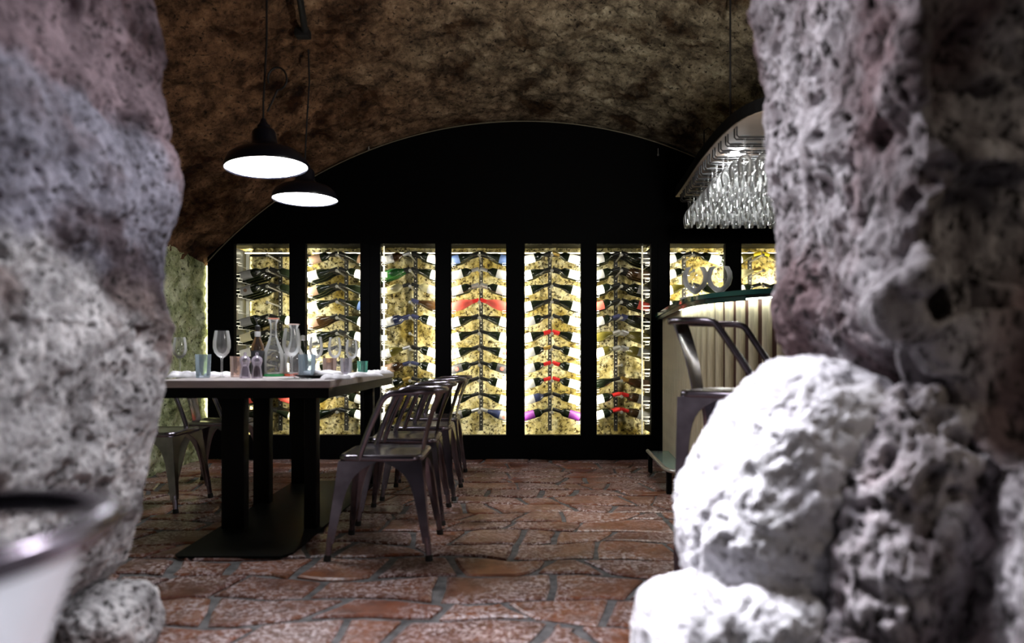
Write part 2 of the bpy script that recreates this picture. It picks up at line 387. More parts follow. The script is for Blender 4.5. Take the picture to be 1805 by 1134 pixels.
# the thick wall between the rooms: left jamb
LE = [(-320, 300), (-100, 285), (0, 288), (60, 301), (120, 304), (160, 294), (200, 300), (235, 313), (262, 307), (290, 324), (330, 330), (370, 326), (400, 318), (440, 307), (480, 302),
      (520, 304), (560, 317), (578, 324), (602, 316), (640, 311), (660, 304), (700, 297), (750, 294), (785, 285), (820, 277), (850, 271), (890, 268), (920, 260), (950, 254), (985, 244), (1010, 218), (1040, 196), (1180, 190)]
RE = [(-320, 1320), (0, 1330), (60, 1327), (120, 1334), (200, 1338), (260, 1346), (330, 1352), (400, 1358), (450, 1360), (500, 1357), (540, 1349), (570, 1349), (600, 1366), (626, 1392), (660, 1420), (1180, 1430)]
def jamb(name, E, side, Ye, Yn0, dn, mt, seed, low=0.0, kk=1.0, lump=1.0, pits=1.1, marks=()):
    zz = np.concatenate([np.linspace(-.02, 1.95, 400), np.linspace(1.97, 2.6, 30)])
    Xe = smooth_edge(E, zz, Ye)
    q1 = np.stack([zz * 3.1, zz * 0 + seed, zz * 0], 1); q2 = np.stack([zz * 9.3, zz * 0 + seed, zz * 0 + 4], 1)
    Yn = Yn0 - low * sstep(.95, .5, zz) + .11 * perlin(q1) + .05 * perlin(q2)
    far = np.linspace(0, 1, 26); face = np.linspace(0, 1, 210); near = np.concatenate([np.linspace(0, .3, 90), np.linspace(.32, 1, 20)])
    cols = []
    for t in near[:-1][::-1]:          # front face, running outwards
        cols.append((Xe + side * (dn + .005 + t * 1.7), Yn + .02 - .05 * min(1, t * 8) + .5 * t))
    for t in face:
        cols.append((Xe + side * dn * (1 - t) ** 1.3, Yn + (Ye - Yn) * t))
    for t in far[1:]:
        cols.append((Xe + side * (t ** 1.3 * 1.9), np.full_like(zz, Ye) + ( .05 * min(1, t * 8) + .25 * t)))
    V = np.stack([np.stack([c[0], c[1], zz], -1) for c in cols], 0)
    # round the corners
    for _ in range(40):
        V[1:-1] = (V[:-2] + 2 * V[1:-1] + V[2:]) / 4
    N = grid_normals(V)
    n0 = N[len(near) + 100, 200]; N = N
    if n0[0] * side > 0: N = -N
    d = rockd(V.reshape(-1, 3) * np.array([1, 1, .8]), kk, pits, 1.1, lump, seed).reshape(V.shape[:2])
    q = V.reshape(-1, 3)
    for (px, py, Y, r, amp) in marks:      # hollows and bulges measured on the photograph
        c = np.array(P(px, py, Y)); w = q + .02 * np.stack([perlin(q * 14), perlin(q * 14 + 5), perlin(q * 14 + 9)], 1)
        d += amp * np.exp(-(((w - c) ** 2).sum(1) / r ** 2) ** 1.5).reshape(d.shape)
    # keep the measured outline at the far edge
    wgt = np.ones(len(cols)); a = len(near) - 1 + len(face)
    for i in range(len(cols)): wgt[i] = 1 - .6 * math.exp(-((i - a) / 14) ** 2)
    V = V + N * (d * wgt[:, None])[..., None]
    return tag(grid_mesh(name, V, V.shape[0], V.shape[1], mt), 'thick rough tuff jamb of the opening', None, kind='structure')
wl = jamb('wall_near_left', LE, -1, 1.95, .85, .10, M['rock_left'], 0.0, 0.0, .85, .6, .8)
wr = jamb('wall_near_right', RE, 1, 1.9, 1.22, .04, M['rock_right'], 13.0, .27, 1.0, 1.0, 1.1, [
    (1730, 120, 1.24, .075, -.16), (1785, 420, 1.24, .1, -.16), (1745, 575, 1.22, .08, -.15), (1690, 560, 1.2, .05, -.08), (1800, 700, 1.15, .11, -.14), (1690, 300, 1.22, .06, -.07),
    (1420, 668, 1.62, .045, -.07), (1480, 695, 1.46, .05, -.08), (1540, 705, 1.33, .05, -.08), (1600, 725, 1.22, .055, -.08), (1650, 765, 1.12, .06, -.08),
    (1405, 520, 1.7, .08, .04), (1560, 545, 1.28, .07, .06), (1480, 475, 1.46, .07, .045), (1640, 645, 1.12, .05, .06), (1450, 250, 1.55, .1, .03), (1600, 90, 1.25, .09, .04),
    (1515, 528, 1.36, .022, -.07), (1380, 375, 1.76, .016, -.04), (1470, 345, 1.5, .02, -.04), (1520, 350, 1.38, .014, -.04), (1410, 370, 1.68, .02, -.04), (1690, 905, .98, .05, -.07), (1560, 800, 1.2, .05, -.05), (1760, 1060, .95, .07, -.09)])
# lintel above the opening, over the frame
nu, nv = 60, 40
xs = np.linspace(-1.2, 1.2, nu); th = np.linspace(0, 1, nv)
V = np.zeros((nu, nv, 3))
for i, x in enumerate(xs):
    for j, t in enumerate(th):
        z0 = 2.62 - .35 * (x / 1.2) ** 2
        if t < .3: V[i, j] = (x, 1.2, z0 + .9 * (1 - t / .3))
        elif t < .7: V[i, j] = (x, 1.2 + (t - .3) / .4 * .8, z0)
        else: V[i, j] = (x, 2.0, z0 + (t - .7) / .3 * 1.2)
d = rockd(V.reshape(-1, 3), 1, .6, 1, 1, 3).reshape(nu, nv); V[..., 2] += d
tag(grid_mesh('trim_1', V, nu, nv, M['rock_right']), 'rough stone lintel over the opening', None, kind='structure')
# loose-looking boulders built into the jambs
stone('stone', P(1362, 868, 1.5) + Vector((.05, .05, 0)), (.2, .22, .29), (0, R(24), 0), M['boulder'], wr, 7, 2.0, .75, .6, lump=.45)
stone('stone', P(1195, 1155, 1.42) + Vector((.02, .03, 0)), (.1, .17, .15), (0, R(14), 0), M['boulder'], wr, 6, 5.0, .7, .4, lump=.5)
stone('stone', P(1345, 1085, 1.42), (.11, .12, .06), (0, R(-8), .2), M['boulder'], wr, 6, 8.0, .7, 1)
stone('stone', P(1560, 960, 1.42) + Vector((.03, 0, 0)), (.16, .2, .34), (0, R(6), 0), M['rock_right'], wr, 7, 4.0, 1.0, 1.2)
stone('stone', P(1500, 1125, 1.4), (.14, .15, .1), (0, 0, .3), M['rock_right'], wr, 6, 6.0, .9, 1)
stone('stone', P(205, 1108, 1.85) + Vector((-.02, 0, 0)), (.105, .15, .1), (0, 0, .2), M['rock_left'], wl, 6, 1.0, .7, .8, lump=.8)

# ------------------------------------------------------------------ floor of terracotta flags
m, t, b = nt('terracotta'); M['tile'] = m
tc = t.nodes.new('ShaderNodeNewGeometry'); oi = t.nodes.new('ShaderNodeObjectInfo'); v = tc.outputs['Position']
c0 = ramp(t, oi.outputs['Random'], [(0, (.13, .04, .022)), (.35, (.2, .062, .03)), (.65, (.27, .095, .042)), (1, (.19, .08, .05))])
n1 = noise_node(t, v, 9, 7, .65); rk_ = t.nodes.new('ShaderNodeMapRange'); rk_.inputs[1].default_value = .4; rk_.inputs[2].default_value = .62; t.links.new(n1, rk_.inputs[0]); c1 = mixc(t, rk_.outputs[0], c0, mixc(t, 1.0, c0, (.5, .45, .42), 'MULTIPLY'))
n2 = noise_node(t, v, 48, 6, .72, .6); r = t.nodes.new('ShaderNodeMapRange'); r.inputs[1].default_value = .48; r.inputs[2].default_value = .57; t.links.new(n2, r.inputs[0])
n4 = noise_node(t, v, 3, 3, .5); r2 = t.nodes.new('ShaderNodeMapRange'); r2.inputs[1].default_value = .34; r2.inputs[2].default_value = .58; t.links.new(n4, r2.inputs[0])
mm = t.nodes.new('ShaderNodeMath'); mm.operation = 'MULTIPLY'; t.links.new(r.outputs[0], mm.inputs[0]); t.links.new(r2.outputs[0], mm.inputs[1])
c2 = mixc(t, mm.outputs[0], c1, (.58, .47, .47)); t.links.new(c2, b.inputs['Base Color'])
rr = t.nodes.new('ShaderNodeMapRange'); rr.inputs[3].default_value = .2; rr.inputs[4].default_value = .5; t.links.new(n1, rr.inputs[0]); t.links.new(rr.outputs[0], b.inputs['Roughness'])
bp = t.nodes.new('ShaderNodeBump'); bp.inputs['Strength'].default_value = .5; bp.inputs['Distance'].default_value = .008
t.links.new(n1, bp.inputs['Height']); t.links.new(bp.outputs[0], b.inputs['Normal'])
M['grout'] = mat('grey_grout', (.12, .115, .115), .8, noise=.6, nscale=18, bump=.5)
fl = MB(); fl.add([(-2.8, -1.2, -.012), (3, -1.2, -.012), (3, 6.5, -.012), (-2.8, 6.5, -.012)], [(0, 1, 2, 3)])
floor = tag(fl.build('floor', M['grout'], smooth=False), 'worn terracotta flagstones in grey mortar', None, kind='structure')
frnd = random.Random(21)
ybs = [1.35]
while ybs[-1] < 5.72: ybs.append(ybs[-1] + frnd.uniform(.19, .275))
ybs[-1] = 5.86
def wob(x, r): return .03 * sin(x * 4.1 + r * 2.3) + .02 * sin(x * 9.7 + r * 5.1)
tiles = []
for r_ in range(len(ybs) - 1):
    x = -2.68 + frnd.uniform(-.1, .1)
    while x < 1.62:
        w = frnd.choice([.16, .24, .29, .33, .38, .45]) * frnd.uniform(.9, 1.12)
        sk0 = frnd.uniform(-.055, .055)
        tiles.append((r_, x, x + w, sk0)); x += w
g = .012
for i, (r_, x0, x1, sk) in enumerate(tiles):
    nxt = tiles[i + 1][3] if i + 1 < len(tiles) and tiles[i + 1][0] == r_ else 0
    ya = lambda x: ybs[r_] + wob(x, r_) * (1 if r_ else 0)
    yb_ = lambda x: ybs[r_ + 1] + wob(x, r_ + 1)
    lo = [(x0 + (x1 - x0) * q) for q in (0, .33, .66, 1)]
    gg = g * frnd.uniform(.6, 1.9); j = lambda: frnd.uniform(-.011, .011)
    pts = [(x0 + gg - sk, ya(x0) + gg + j())] + [(x + j(), ya(x) + gg + j()) for x in lo[1:3]] + [(x1 - gg - nxt, ya(x1) + gg + j()), (x1 - gg + j(), (ya(x1) + yb_(x1)) / 2), (x1 - gg + nxt, yb_(x1) - gg + j())]
    pts += [(x + j(), yb_(x) - gg + j()) for x in lo[2:0:-1]] + [(x0 + gg + sk, yb_(x0) - gg + j()), (x0 + gg + j(), (ya(x0) + yb_(x0)) / 2)]
    cx = sum(p[0] for p in pts) / len(pts); cy = sum(p[1] for p in pts) / len(pts); n = len(pts)
    cutc = frnd.random()
    mb = MB(); tilt = (frnd.uniform(-.012, .012), frnd.uniform(-.012, .012)); hz = frnd.uniform(-.003, .0)
    zt = lambda x, y: hz + tilt[0] * (x - cx) + tilt[1] * (y - cy)
    vs = [(x - cx, y - cy, -.02) for x, y in pts] + [(x - cx, y - cy, zt(x, y) - .006) for x, y in pts]
    for x, y in pts:
        L = math.hypot(x - cx, y - cy); k = max(0, 1 - .012 / L); xx, yy = cx + (x - cx) * k, cy + (y - cy) * k
        vs.append((xx - cx, yy - cy, zt(xx, yy)))
    vs.append((0, 0, hz + .001))
    fs = [(q, (q + 1) % n, (q + 1) % n + n, q + n) for q in range(n)] + [(q + n, (q + 1) % n + n, (q + 1) % n + 2 * n, q + 2 * n) for q in range(n)] + [(q + 2 * n, (q + 1) % n + 2 * n, 3 * n) for q in range(n)]
    mb.add(vs, fs); mb.build('tile', M['tile'], floor, loc=(cx, cy, 0), angle=25)

# ------------------------------------------------------------------ black arched back panel
mb = MB(); poly = []
xl, xr = -2.63, 2.62
GAP = .022
arc = [xl + (xr - xl) * i / 60 for i in range(61)]
top = [(x, vz(x, YB) - GAP) for x in arc]
ZH = CAMZ + (PY - 430) * YB / F          # top of the windows
n = len(arc)
vs = [(x, YB, ZH + .0) for x in arc] + [(x, YB, z) for x, z in top] + [(x, YB + .03, ZH) for x in arc] + [(x, YB + .03, z) for x, z in top]
fs = []
for i in range(n - 1):
    fs += [(i, i + 1, n + i + 1, n + i), (2 * n + i + 1, 2 * n + i, 3 * n + i, 3 * n + i + 1), (n + i, n + i + 1, 3 * n + i + 1, 3 * n + i), (i + 1, i, 2 * n + i, 2 * n + i + 1)]
fs += [(0, n, 3 * n, 2 * n), (n - 1, 3 * n - 1, 4 * n - 1, 2 * n - 1)]
mb.add(vs, fs)
back = tag(mb.build('wall_back', M['black'], smooth=False), 'matt black arched panel above the wine cabinets', None, kind='structure')
mb = MB(); mb.tube([(x, YB - .004, z - .004) for x, z in top], .0045, 6)  # pale strip added to imitate light leaking along the arch
mb.build('arch_glow_strip', mat('arch_glow', (.75, .7, .5), .3, .9), back)
for px, py in ((650, 262), (1160, 272)):
    mb = MB(); p = P(px, py, YB - .012); mb.tube([p + Vector((0, 0, .05)), p], .004, 8); mb.lathe([(0, -.016), (.009, -.012), (.009, 0), (.004, .006)], 10, M=Matrix.Translation(p))
    mb.build('ceiling_hook', M['alu'], back)

# ------------------------------------------------------------------ wine cabinets
WIN = [(412, 510), (538, 635), (670, 767), (795, 892), (925, 1024), (1052, 1148), (1181, 1279), (1307, 1404)]
WX = [((a - PX) * YB / F, (b_ - PX) * YB / F) for a, b_ in WIN]
WC = [(a + b_) / 2 for a, b_ in WX]
ZW0, ZW1 = CAMZ + (PY - 768) * YB / F, ZH
YR = 6.36                                 # rock behind the bottles
BAYS = [((0, 1), -2.63, -1.235, 'narrow black wine cabinet with two windows beside the mossy side wall'),
        ((2, 3, 4, 5), -1.235, 1.24, 'wide black wine cabinet with four windows in the middle of the back wall'),
        ((6, 7), 1.24, 2.62, 'black wine cabinet with two windows behind the bar counter')]
ROWS = 11
def row_z(i): return ZW1 - .075 - i * .1385       # height of the peg
pegm = MB(); pegm.tube([(0, 0, -.016), (0, -.33, 0)], .0075, 8); pegm.lathe([(0, .012), (.012, .009), (.015, 0), (.012, -.009), (0, -.012)], 10, M=Matrix.Translation((0, -.335, 0)) @ Matrix.Rotation(R(90), 4, 'X'))
PEG = pegm.mesh('peg', M['peg'])
def hook_mesh(s):
    m_ = MB(); a = .036
    m_.tube([(0, .34, 0), (0, -.01, 0), (0, -.02, .0), (s * a, -.02, 0), (s * a, -.02, .02), (0, -.02, .02), (0, -.02, .004)], .0028, 6); return m_.mesh('wire_hook', M['wire'])
HOOK = {1: hook_mesh(1), -1: hook_mesh(-1)}
plm = MB(); plm.box((0, 0, 0), (.062, .003, .05), bev=.0012); PLATE = plm.mesh('row_plate', M['plate'])
for bi, (wins, x0, x1, lab) in enumerate(BAYS):
    cab = tag(empty('wine_cabinet', ((x0 + x1) / 2, YB, 0)), lab, 'cabinet', 'black wine cabinets along the back wall')
    ox = (x0 + x1) / 2
    def part(name, c, d, m_, bev=0.0):
        q = MB(); q.box((c[0] - ox, c[1] - YB, c[2]), d, bev=bev); return q.build(name, m_, cab, smooth=False)
    part('plinth', (ox, YB + .04, ZW0 / 2), (x1 - x0 - .004, .08, ZW0), M['black'])
    part('header', (ox, YB + .056, ZW1 + .06), (x1 - x0 - .004, .05, .12), M['black'])
    edges = [x0 + .002] + [e for w in wins for e in WX[w]] + [x1 - .002]
    for k in range(0, len(edges), 2):
        a, b_ = edges[k], edges[k + 1]
        part('stile', ((a + b_) / 2, YB + .03, (ZW0 + ZW1) / 2), (b_ - a, .06, ZW1 - ZW0), M['black'])
        # light strips fixed behind the stiles
        for (e, sg) in ((a, 1), (b_, -1)):
            if (k == 0 and e == a) or (k == len(edges) - 2 and e == b_): continue
            s_ = MB(); s_.box((e + sg * .022 - ox, .066, (ZW0 + ZW1) / 2), (.012, .008, ZW1 - ZW0 - .05)); s_.build('light_strip', M['led'], cab, smooth=False)
    for sx in (x0 + .15 if bi == 0 else x0 + .012, x1 - .012):
        part('side_panel', (sx, (YB + YR) / 2 + .04, (ZW0 + ZW1) / 2), (.015, YR - YB - .1, ZW1 - ZW0), M['alu'] if bi == 0 and sx < ox else M['black_metal'])
    for w in wins:
        a, b_ = WX[w]
        q = MB(); q.box(((a + b_) / 2 - ox, .012, (ZW0 + ZW1) / 2), (b_ - a, .004, ZW1 - ZW0)); q.build('pane', M['pane'], cab, smooth=False)
        part('top_rail', ((a + b_) / 2, YR - .06, ZW1 - .035), (b_ - a + .1, .02, .02), M['black_metal'])
        part('top_light', ((a + b_) / 2, 6.21, ZW1 - .026), (b_ - a + .09, .01, .009), M['led_thin'])
        q = MB(); q.box((WC[w] - ox, YR - YB - .03, (ZW0 + ZW1) / 2), (.034, .02, ZW1 - ZW0 + .02))
        for zi in range(44): q.box((WC[w] - ox, YR - YB - .0405, ZW0 + .05 + zi * .036), (.007, .0015, .009), 1)
        up = q.build('rack_upright', [M['perf'], M['wire']], cab, smooth=False)
        for i in range(ROWS):
            link('peg', PEG, up, (WC[w] - ox, YR - YB - .04, row_z(i)))
            for sg, xe in ((1, a - .004), (-1, b_ + .004)):
                link('wire_hook', HOOK[sg], up, (xe - ox + (.0 if True else 0), .125, row_z(i) - .098))
    if bi == 1:
        for px_, pl in ((677, True), (1132, False), (1147, False)):
            X = (px_ - PX) * 5.965 / F
            q = MB(); q.box((X - ox, 5.965 - YB, (ZW0 + ZW1) / 2), (.012, .01, ZW1 - ZW0)); q.build('side_upright', M['wire'], cab, smooth=False)
            if pl:
                for i in range(ROWS): link('row_plate', PLATE, cab, (X - ox, 5.955 - YB, row_z(i) - .04))
            elif px_ == 1147:
                for i in range(ROWS):
                    q = MB(); z = row_z(i) - .07; q.tube([(X - ox, .1, z), (X - ox - .085, .1, z), (X - ox - .085, .1, z + .032), (X - ox, .1, z + .032)], .0038, 6); q.build('wire_hook', M['wire'], cab)
    if bi == 0:
        X = -2.462
        for i in range(0, ROWS):
            q = MB(); z = row_z(i) - .07; q.tube([(X - ox, .1, z), (X - ox + .075, .1, z), (X - ox + .075, .1, z + .032), (X - ox, .1, z + .032)], .0038, 6); q.build('wire_hook', M['wire'], cab)
        part('side_upright', (-2.44, YR - .1, (ZW0 + ZW1) / 2), (.03, .02, ZW1 - ZW0), M['alu'])
    part('top_board', (ox, (YB + YR) / 2 + .06, ZW1 + .06), (x1 - x0 - .02, YR - YB + .1, .015), M['black_metal'])
    part('base_board', (ox, (YB + YR) / 2 + .05, ZW0 - .09), (x1 - x0 - .02, YR - YB - .02, .02), M['black_metal'])
# the rock face behind the bottles
nu, nv = 400, 130
xs = np.linspace(-2.68, 2.66, nu); zz = np.linspace(0, 2.0, nv)
X2, Z2 = np.meshgrid(xs, zz, indexing='ij')
V = np.stack([X2, np.full_like(X2, YR + .07), Z2], -1)
d = rockd(V.reshape(-1, 3), 1.0, 1.2, 2.2, .9, 17.0).reshape(nu, nv); V[..., 1] -= np.clip(d, -.2, .06)
tag(grid_mesh('wall_cellar', V, nu, nv, M['gold_rock']), 'golden rough rock face behind the bottles', None, kind='structure')

# ------------------------------------------------------------------ wine bottles
def bottle_mat(name, col, rough=.12): return mat(name, col, rough, 0, spec=.6)
BODY = {'dark': bottle_mat('black_green_glass', (.004, .006, .003)), 'green': bottle_mat('green_glass', (.01, .06, .012)), 'olive': bottle_mat('olive_glass', (.07, .06, .012)),
        'red': mat('red_tissue', (.36, .04, .028), .7), 'blue': bottle_mat('blue_grey_glass', (.02, .025, .06)), 'brown': bottle_mat('brown_glass', (.03, .015, .006)), 'clear': bottle_mat('pale_glass', (.22, .2, .11), .1)}
LABM = {'white': mat('white_paper', (.56, .56, .55), .7), 'grey': mat('grey_paper', (.17, .17, .18), .7), 'cream': mat('cream_paper', (.46, .42, .28), .7), 'blue': mat('blue_paper', (.03, .055, .14), .6),
        'red': mat('red_paper', (.5, .06, .045), .6), 'purple': mat('purple_paper', (.09, .01, .12), .5), 'brown': mat('brown_paper', (.09, .05, .028), .7), 'black': mat('black_paper', (.012, .012, .016), .6), 'yellow': mat('yellow_paper', (.8, .62, .03), .6)}
CAPM = {'black': mat('black_foil', (.01, .01, .01), .3, .4), 'red': mat('red_foil', (.5, .02, .02), .3, .4), 'silver': mat('silver_foil', (.6, .6, .6), .3, .9), 'gold': mat('gold_foil', (.6, .42, .12), .3, .9), 'blue': mat('blue_foil', (.04, .045, .11), .35, .5), 'yellow': mat('yellow_foil', (.8, .6, .03), .4)}
PROF = {'bordeaux': [(0, .006), (.03, 0), (.0375, .005), (.038, .02), (.038, .185), (.036, .198), (.027, .212), (.0165, .226), (.0145, .24), (.014, .29), (.0155, .291), (.0155, .299), (0, .3)],
        'burgundy': [(0, .006), (.032, 0), (.0405, .006), (.041, .02), (.041, .13), (.038, .155), (.03, .182), (.021, .21), (.0155, .235), (.0145, .25), (.014, .29), (.0155, .291), (.0155, .299), (0, .3)],
        'sparkling': [(0, .008), (.034, 0), (.0435, .006), (.044, .02), (.044, .14), (.041, .165), (.031, .2), (.02, .235), (.016, .255), (.0155, .29), (.0175, .292), (.0175, .3), (0, .301)]}
_bm = {}
def bmeshc(kind, shape, key):
    k = (kind, shape, key)
    if k in _bm: return _bm[k]
    q = MB(); r0 = PROF[shape][4][0]
    if kind == 'body': q.lathe(PROF[shape], 18); me = q.mesh('bottle_glass', BODY[key])
    elif kind == 'label':
        z0, z1 = (.05, .15) if shape == 'bordeaux' else (.035, .122)
        q.lathe([(r0 + .0002, z0), (r0 + .0009, z0 + .0005), (r0 + .0009, z1 - .0005), (r0 + .0002, z1)], 18); me = q.mesh('label', LABM[key])
    elif kind == 'emblem':
        z = .1 if shape == 'bordeaux' else .08
        vs = []
        for rr_ in (.016, .008, .0):
            for jn in range(14):
                an = 2 * pi * jn / 14; a_ = rr_ * cos(an) / r0
                vs.append(((r0 + .0016) * cos(a_), (r0 + .0016) * sin(a_), z + rr_ * sin(an)))
        q.add(vs, [(i * 14 + j, i * 14 + (j + 1) % 14, (i + 1) * 14 + (j + 1) % 14, (i + 1) * 14 + j) for i in range(2) for j in range(14)]); me = q.mesh('emblem', LABM[key])
    else:
        z0 = .235 if shape != 'sparkling' else .2; rr0 = {'bordeaux': .0158, 'burgundy': .0162, 'sparkling': .0315}[shape]
        q.lathe([(rr0, z0), (.0158 if shape != 'sparkling' else .0185, z0 + .03 if shape == 'sparkling' else .25), (.0165 if shape != 'sparkling' else .0175, .285), (.0172 if shape != 'sparkling' else .0185, .29), (.0172 if shape != 'sparkling' else .0185, .3015), (0, .3025)], 14); me = q.mesh('capsule', CAPM[key])
    _bm[k] = me; return me
ORD = ['first', 'second', 'third', 'fourth', 'fifth', 'sixth', 'seventh', 'eighth', 'ninth', 'tenth', 'eleventh']
COLW = {'dark': 'dark', 'green': 'green', 'olive': 'olive', 'red': 'red-wrapped', 'blue': 'blue-grey', 'brown': 'brown', 'clear': 'pale'}
brnd = random.Random(11)
TILT = R(16)
def bottle(w, i, side, depth, body, lab, cap, shape, emb=None):
    loc_dir = Vector((cos(TILT), 0, sin(TILT))) * 1.0
    if side > 0: loc_dir.x *= -1
    tip = Vector((WC[w] + side * .008, 6.035 + depth * .092, row_z(i) + .024 - .016 * (depth / 3)))
    base = tip - loc_dir * .3
    wz = 'left' if side < 0 else 'right'
    if depth == 0:
        lw = f'{lab} label' if lab else 'no label'
        label = f'{COLW[body]} wine bottle with {lw}, {ORD[i]} row, {wz} half of {ORD[w]} cabinet window'
    else:
        label = f'{COLW[body]} bottle, {["", "second", "third", "fourth"][depth]} from the glass, {ORD[i]} row, {wz} half of {ORD[w]} window'
    e = link('wine_bottle', bmeshc('body', shape, body)); e.location = base
    q = loc_dir.to_track_quat('Z', 'Y')
    # turn the label side towards the glass
    mat3 = q.to_matrix(); target = Vector((0, -1, .0)); lx = mat3 @ Vector((1, 0, 0)); ly = mat3 @ Vector((0, 1, 0))
    ang = math.atan2(target.dot(ly), target.dot(lx)) + brnd.uniform(-.25, .25)
    e.rotation_euler = (q @ Matrix.Rotation(ang, 3, 'Z').to_quaternion()).to_euler()
    tag(e, label, 'bottle', 'wine bottles lying in the cabinets')
    if lab: link('label', bmeshc('label', shape, lab), e)
    if emb: link('emblem', bmeshc('emblem', shape, emb), e)
    if cap: link('capsule', bmeshc('cap', shape, cap), e)
B, U, Sp = 'bordeaux', 'burgundy', 'sparkling'
SPEC = {}                                  # (window, row, side) -> what the photograph shows
def S_(w, i, l, r):
    if l is not None: SPEC[(w, i, -1)] = l
    if r is not None: SPEC[(w, i, 1)] = r
NO = 'none'
S_(0, 0, NO, NO); S_(0, 1, ('dark', 'grey', 'black', B), ('dark', None, 'black', B)); S_(0, 2, ('dark', 'grey', 'black', B, 'brown'), ('dark', None, 'black', B)); S_(0, 3, NO, NO)
S_(0, 4, ('dark', 'grey', 'black', B), ('dark', 'white', 'black', B)); S_(0, 5, ('dark', 'cream', 'black', B), ('dark', None, 'black', B)); S_(0, 9, ('dark', 'red', 'red', B), ('red', None, 'red', B))
S_(1, 0, ('dark', 'brown', 'black', B), ('dark', 'brown', 'black', U)); S_(1, 1, ('dark', 'grey', 'black', U), ('dark', 'white', 'black', B)); S_(1, 2, ('dark', 'brown', 'black', U), ('dark', None, 'black', U))
S_(1, 3, ('dark', 'cream', 'black', U), ('dark', 'blue', 'black', U)); S_(1, 4, ('brown', 'brown', 'black', U), ('dark', 'white', 'black', U)); S_(1, 9, ('dark', 'cream', 'black', U), ('dark', 'grey', 'black', B)); S_(1, 10, ('dark', 'white', 'black', U), ('dark', 'white', 'black', B)); S_(1, 8, ('olive', 'yellow', 'gold', B), ('dark', 'grey', 'black', B))
S_(2, 0, ('brown', 'grey', 'silver', B), ('dark', 'white', 'black', B)); S_(2, 1, ('green', None, 'black', Sp), ('dark', 'white', 'black', U)); S_(2, 2, ('clear', None, 'black', B), ('clear', 'grey', 'black', B)); S_(2, 3, NO, ('brown', None, 'blue', U))
S_(2, 4, ('blue', 'grey', 'blue', B), ('dark', 'white', 'blue', B)); S_(2, 5, NO, NO); S_(2, 6, ('olive', 'grey', 'silver', U), ('dark', 'white', 'black', B)); S_(2, 7, ('brown', 'brown', 'blue', B), ('dark', 'white', 'blue', B)); S_(2, 8, ('dark', 'white', 'gold', B), ('dark', 'grey', 'black', B)); S_(2, 9, ('olive', 'white', 'yellow', B), ('dark', 'white', 'black', U)); S_(2, 10, ('dark', 'white', 'black', B), ('dark', 'white', 'black', B))
S_(3, 0, ('dark', 'blue', 'black', U), ('dark', 'blue', 'black', U)); 
for i_ in (1, 2): S_(3, i_, ('dark', 'grey', 'silver', B), ('dark', 'grey', 'silver', B))
S_(3, 3, ('red', None, 'red', Sp), ('red', None, 'red', Sp)); S_(3, 4, ('dark', 'white', 'black', U), ('dark', 'white', 'black', U)); S_(3, 5, ('dark', 'white', 'black', U), ('dark', 'white', 'black', U))
S_(3, 6, ('dark', 'white', 'black', U, 'red'), ('dark', 'white', 'black', U, 'red')); S_(3, 7, ('dark', 'black', 'black', B, 'red'), ('dark', 'black', 'black', B, 'red')); S_(3, 8, ('dark', 'white', 'black', U), ('dark', 'white', 'black', B)); S_(3, 9, ('dark', 'white', 'black', U), ('dark', 'white', 'black', U)); S_(3, 10, ('dark', 'black', 'silver', B, 'red'), ('blue', 'grey', 'silver', U, 'red'))
S_(4, 0, ('dark', 'white', 'black', B), ('dark', 'white', 'gold', B)); S_(4, 1, ('dark', 'white', 'black', U), ('dark', 'white', 'black', B)); S_(4, 2, ('dark', 'cream', 'black', U), ('dark', 'white', 'black', U)); S_(4, 3, ('dark', 'white', 'black', U), ('dark', 'white', 'black', U)); S_(4, 4, ('dark', 'grey', 'black', B), ('dark', 'white', 'black', B)); S_(4, 5, ('dark', 'white', 'red', U), ('dark', 'white', 'red', U))
S_(4, 6, ('dark', 'grey', 'gold', B), ('dark', 'white', 'black', B)); S_(4, 7, ('dark', 'grey', 'red', B), ('dark', 'white', 'red', B)); S_(4, 8, ('dark', 'grey', 'red', B), ('dark', 'white', 'red', B)); S_(4, 9, ('blue', 'grey', 'black', B), ('dark', 'white', 'black', B)); S_(4, 10, ('dark', 'purple', 'black', B), ('dark', 'purple', 'black', B))
S_(5, 0, ('dark', 'grey', 'black', B), ('dark', 'grey', 'black', Sp)); S_(5, 1, ('dark', 'grey', 'black', B), ('brown', 'brown', 'black', B)); S_(5, 2, ('dark', 'white', 'black', B), ('dark', 'grey', 'black', B)); S_(5, 3, ('dark', 'red', 'black', B), ('dark', 'red', 'black', B)); S_(5, 4, ('dark', 'grey', 'blue', B), ('dark', None, 'blue', Sp)); S_(5, 5, ('olive', None, 'silver', U), ('olive', None, 'silver', U)); S_(5, 6, ('olive', 'white', 'silver', B), ('olive', 'grey', 'silver', B)); S_(5, 7, NO, NO); S_(5, 8, ('dark', None, 'black', U), ('brown', 'brown', 'gold', U)); S_(5, 9, ('dark', 'white', 'red', B), ('brown', 'grey', 'red', B)); S_(5, 10, ('dark', 'white', 'red', B), ('brown', 'white', 'red', B))
S_(6, 0, ('dark', 'white', 'black', B), ('dark', 'white', 'black', B)); S_(6, 1, ('dark', 'white', 'yellow', B), NO); S_(6, 2, ('olive', 'cream', 'black', U), ('dark', None, 'black', B)); S_(6, 3, ('dark', 'white', 'black', U), ('dark', 'grey', 'black', B))
S_(7, 0, ('olive', 'white', 'yellow', U), ('olive', None, 'yellow', U)); S_(7, 1, ('clear', None, 'gold', U), NO); S_(7, 2, ('dark', 'grey', 'black', B), ('dark', 'white', 'black', B)); S_(7, 3, ('dark', 'grey', 'black', B), NO)
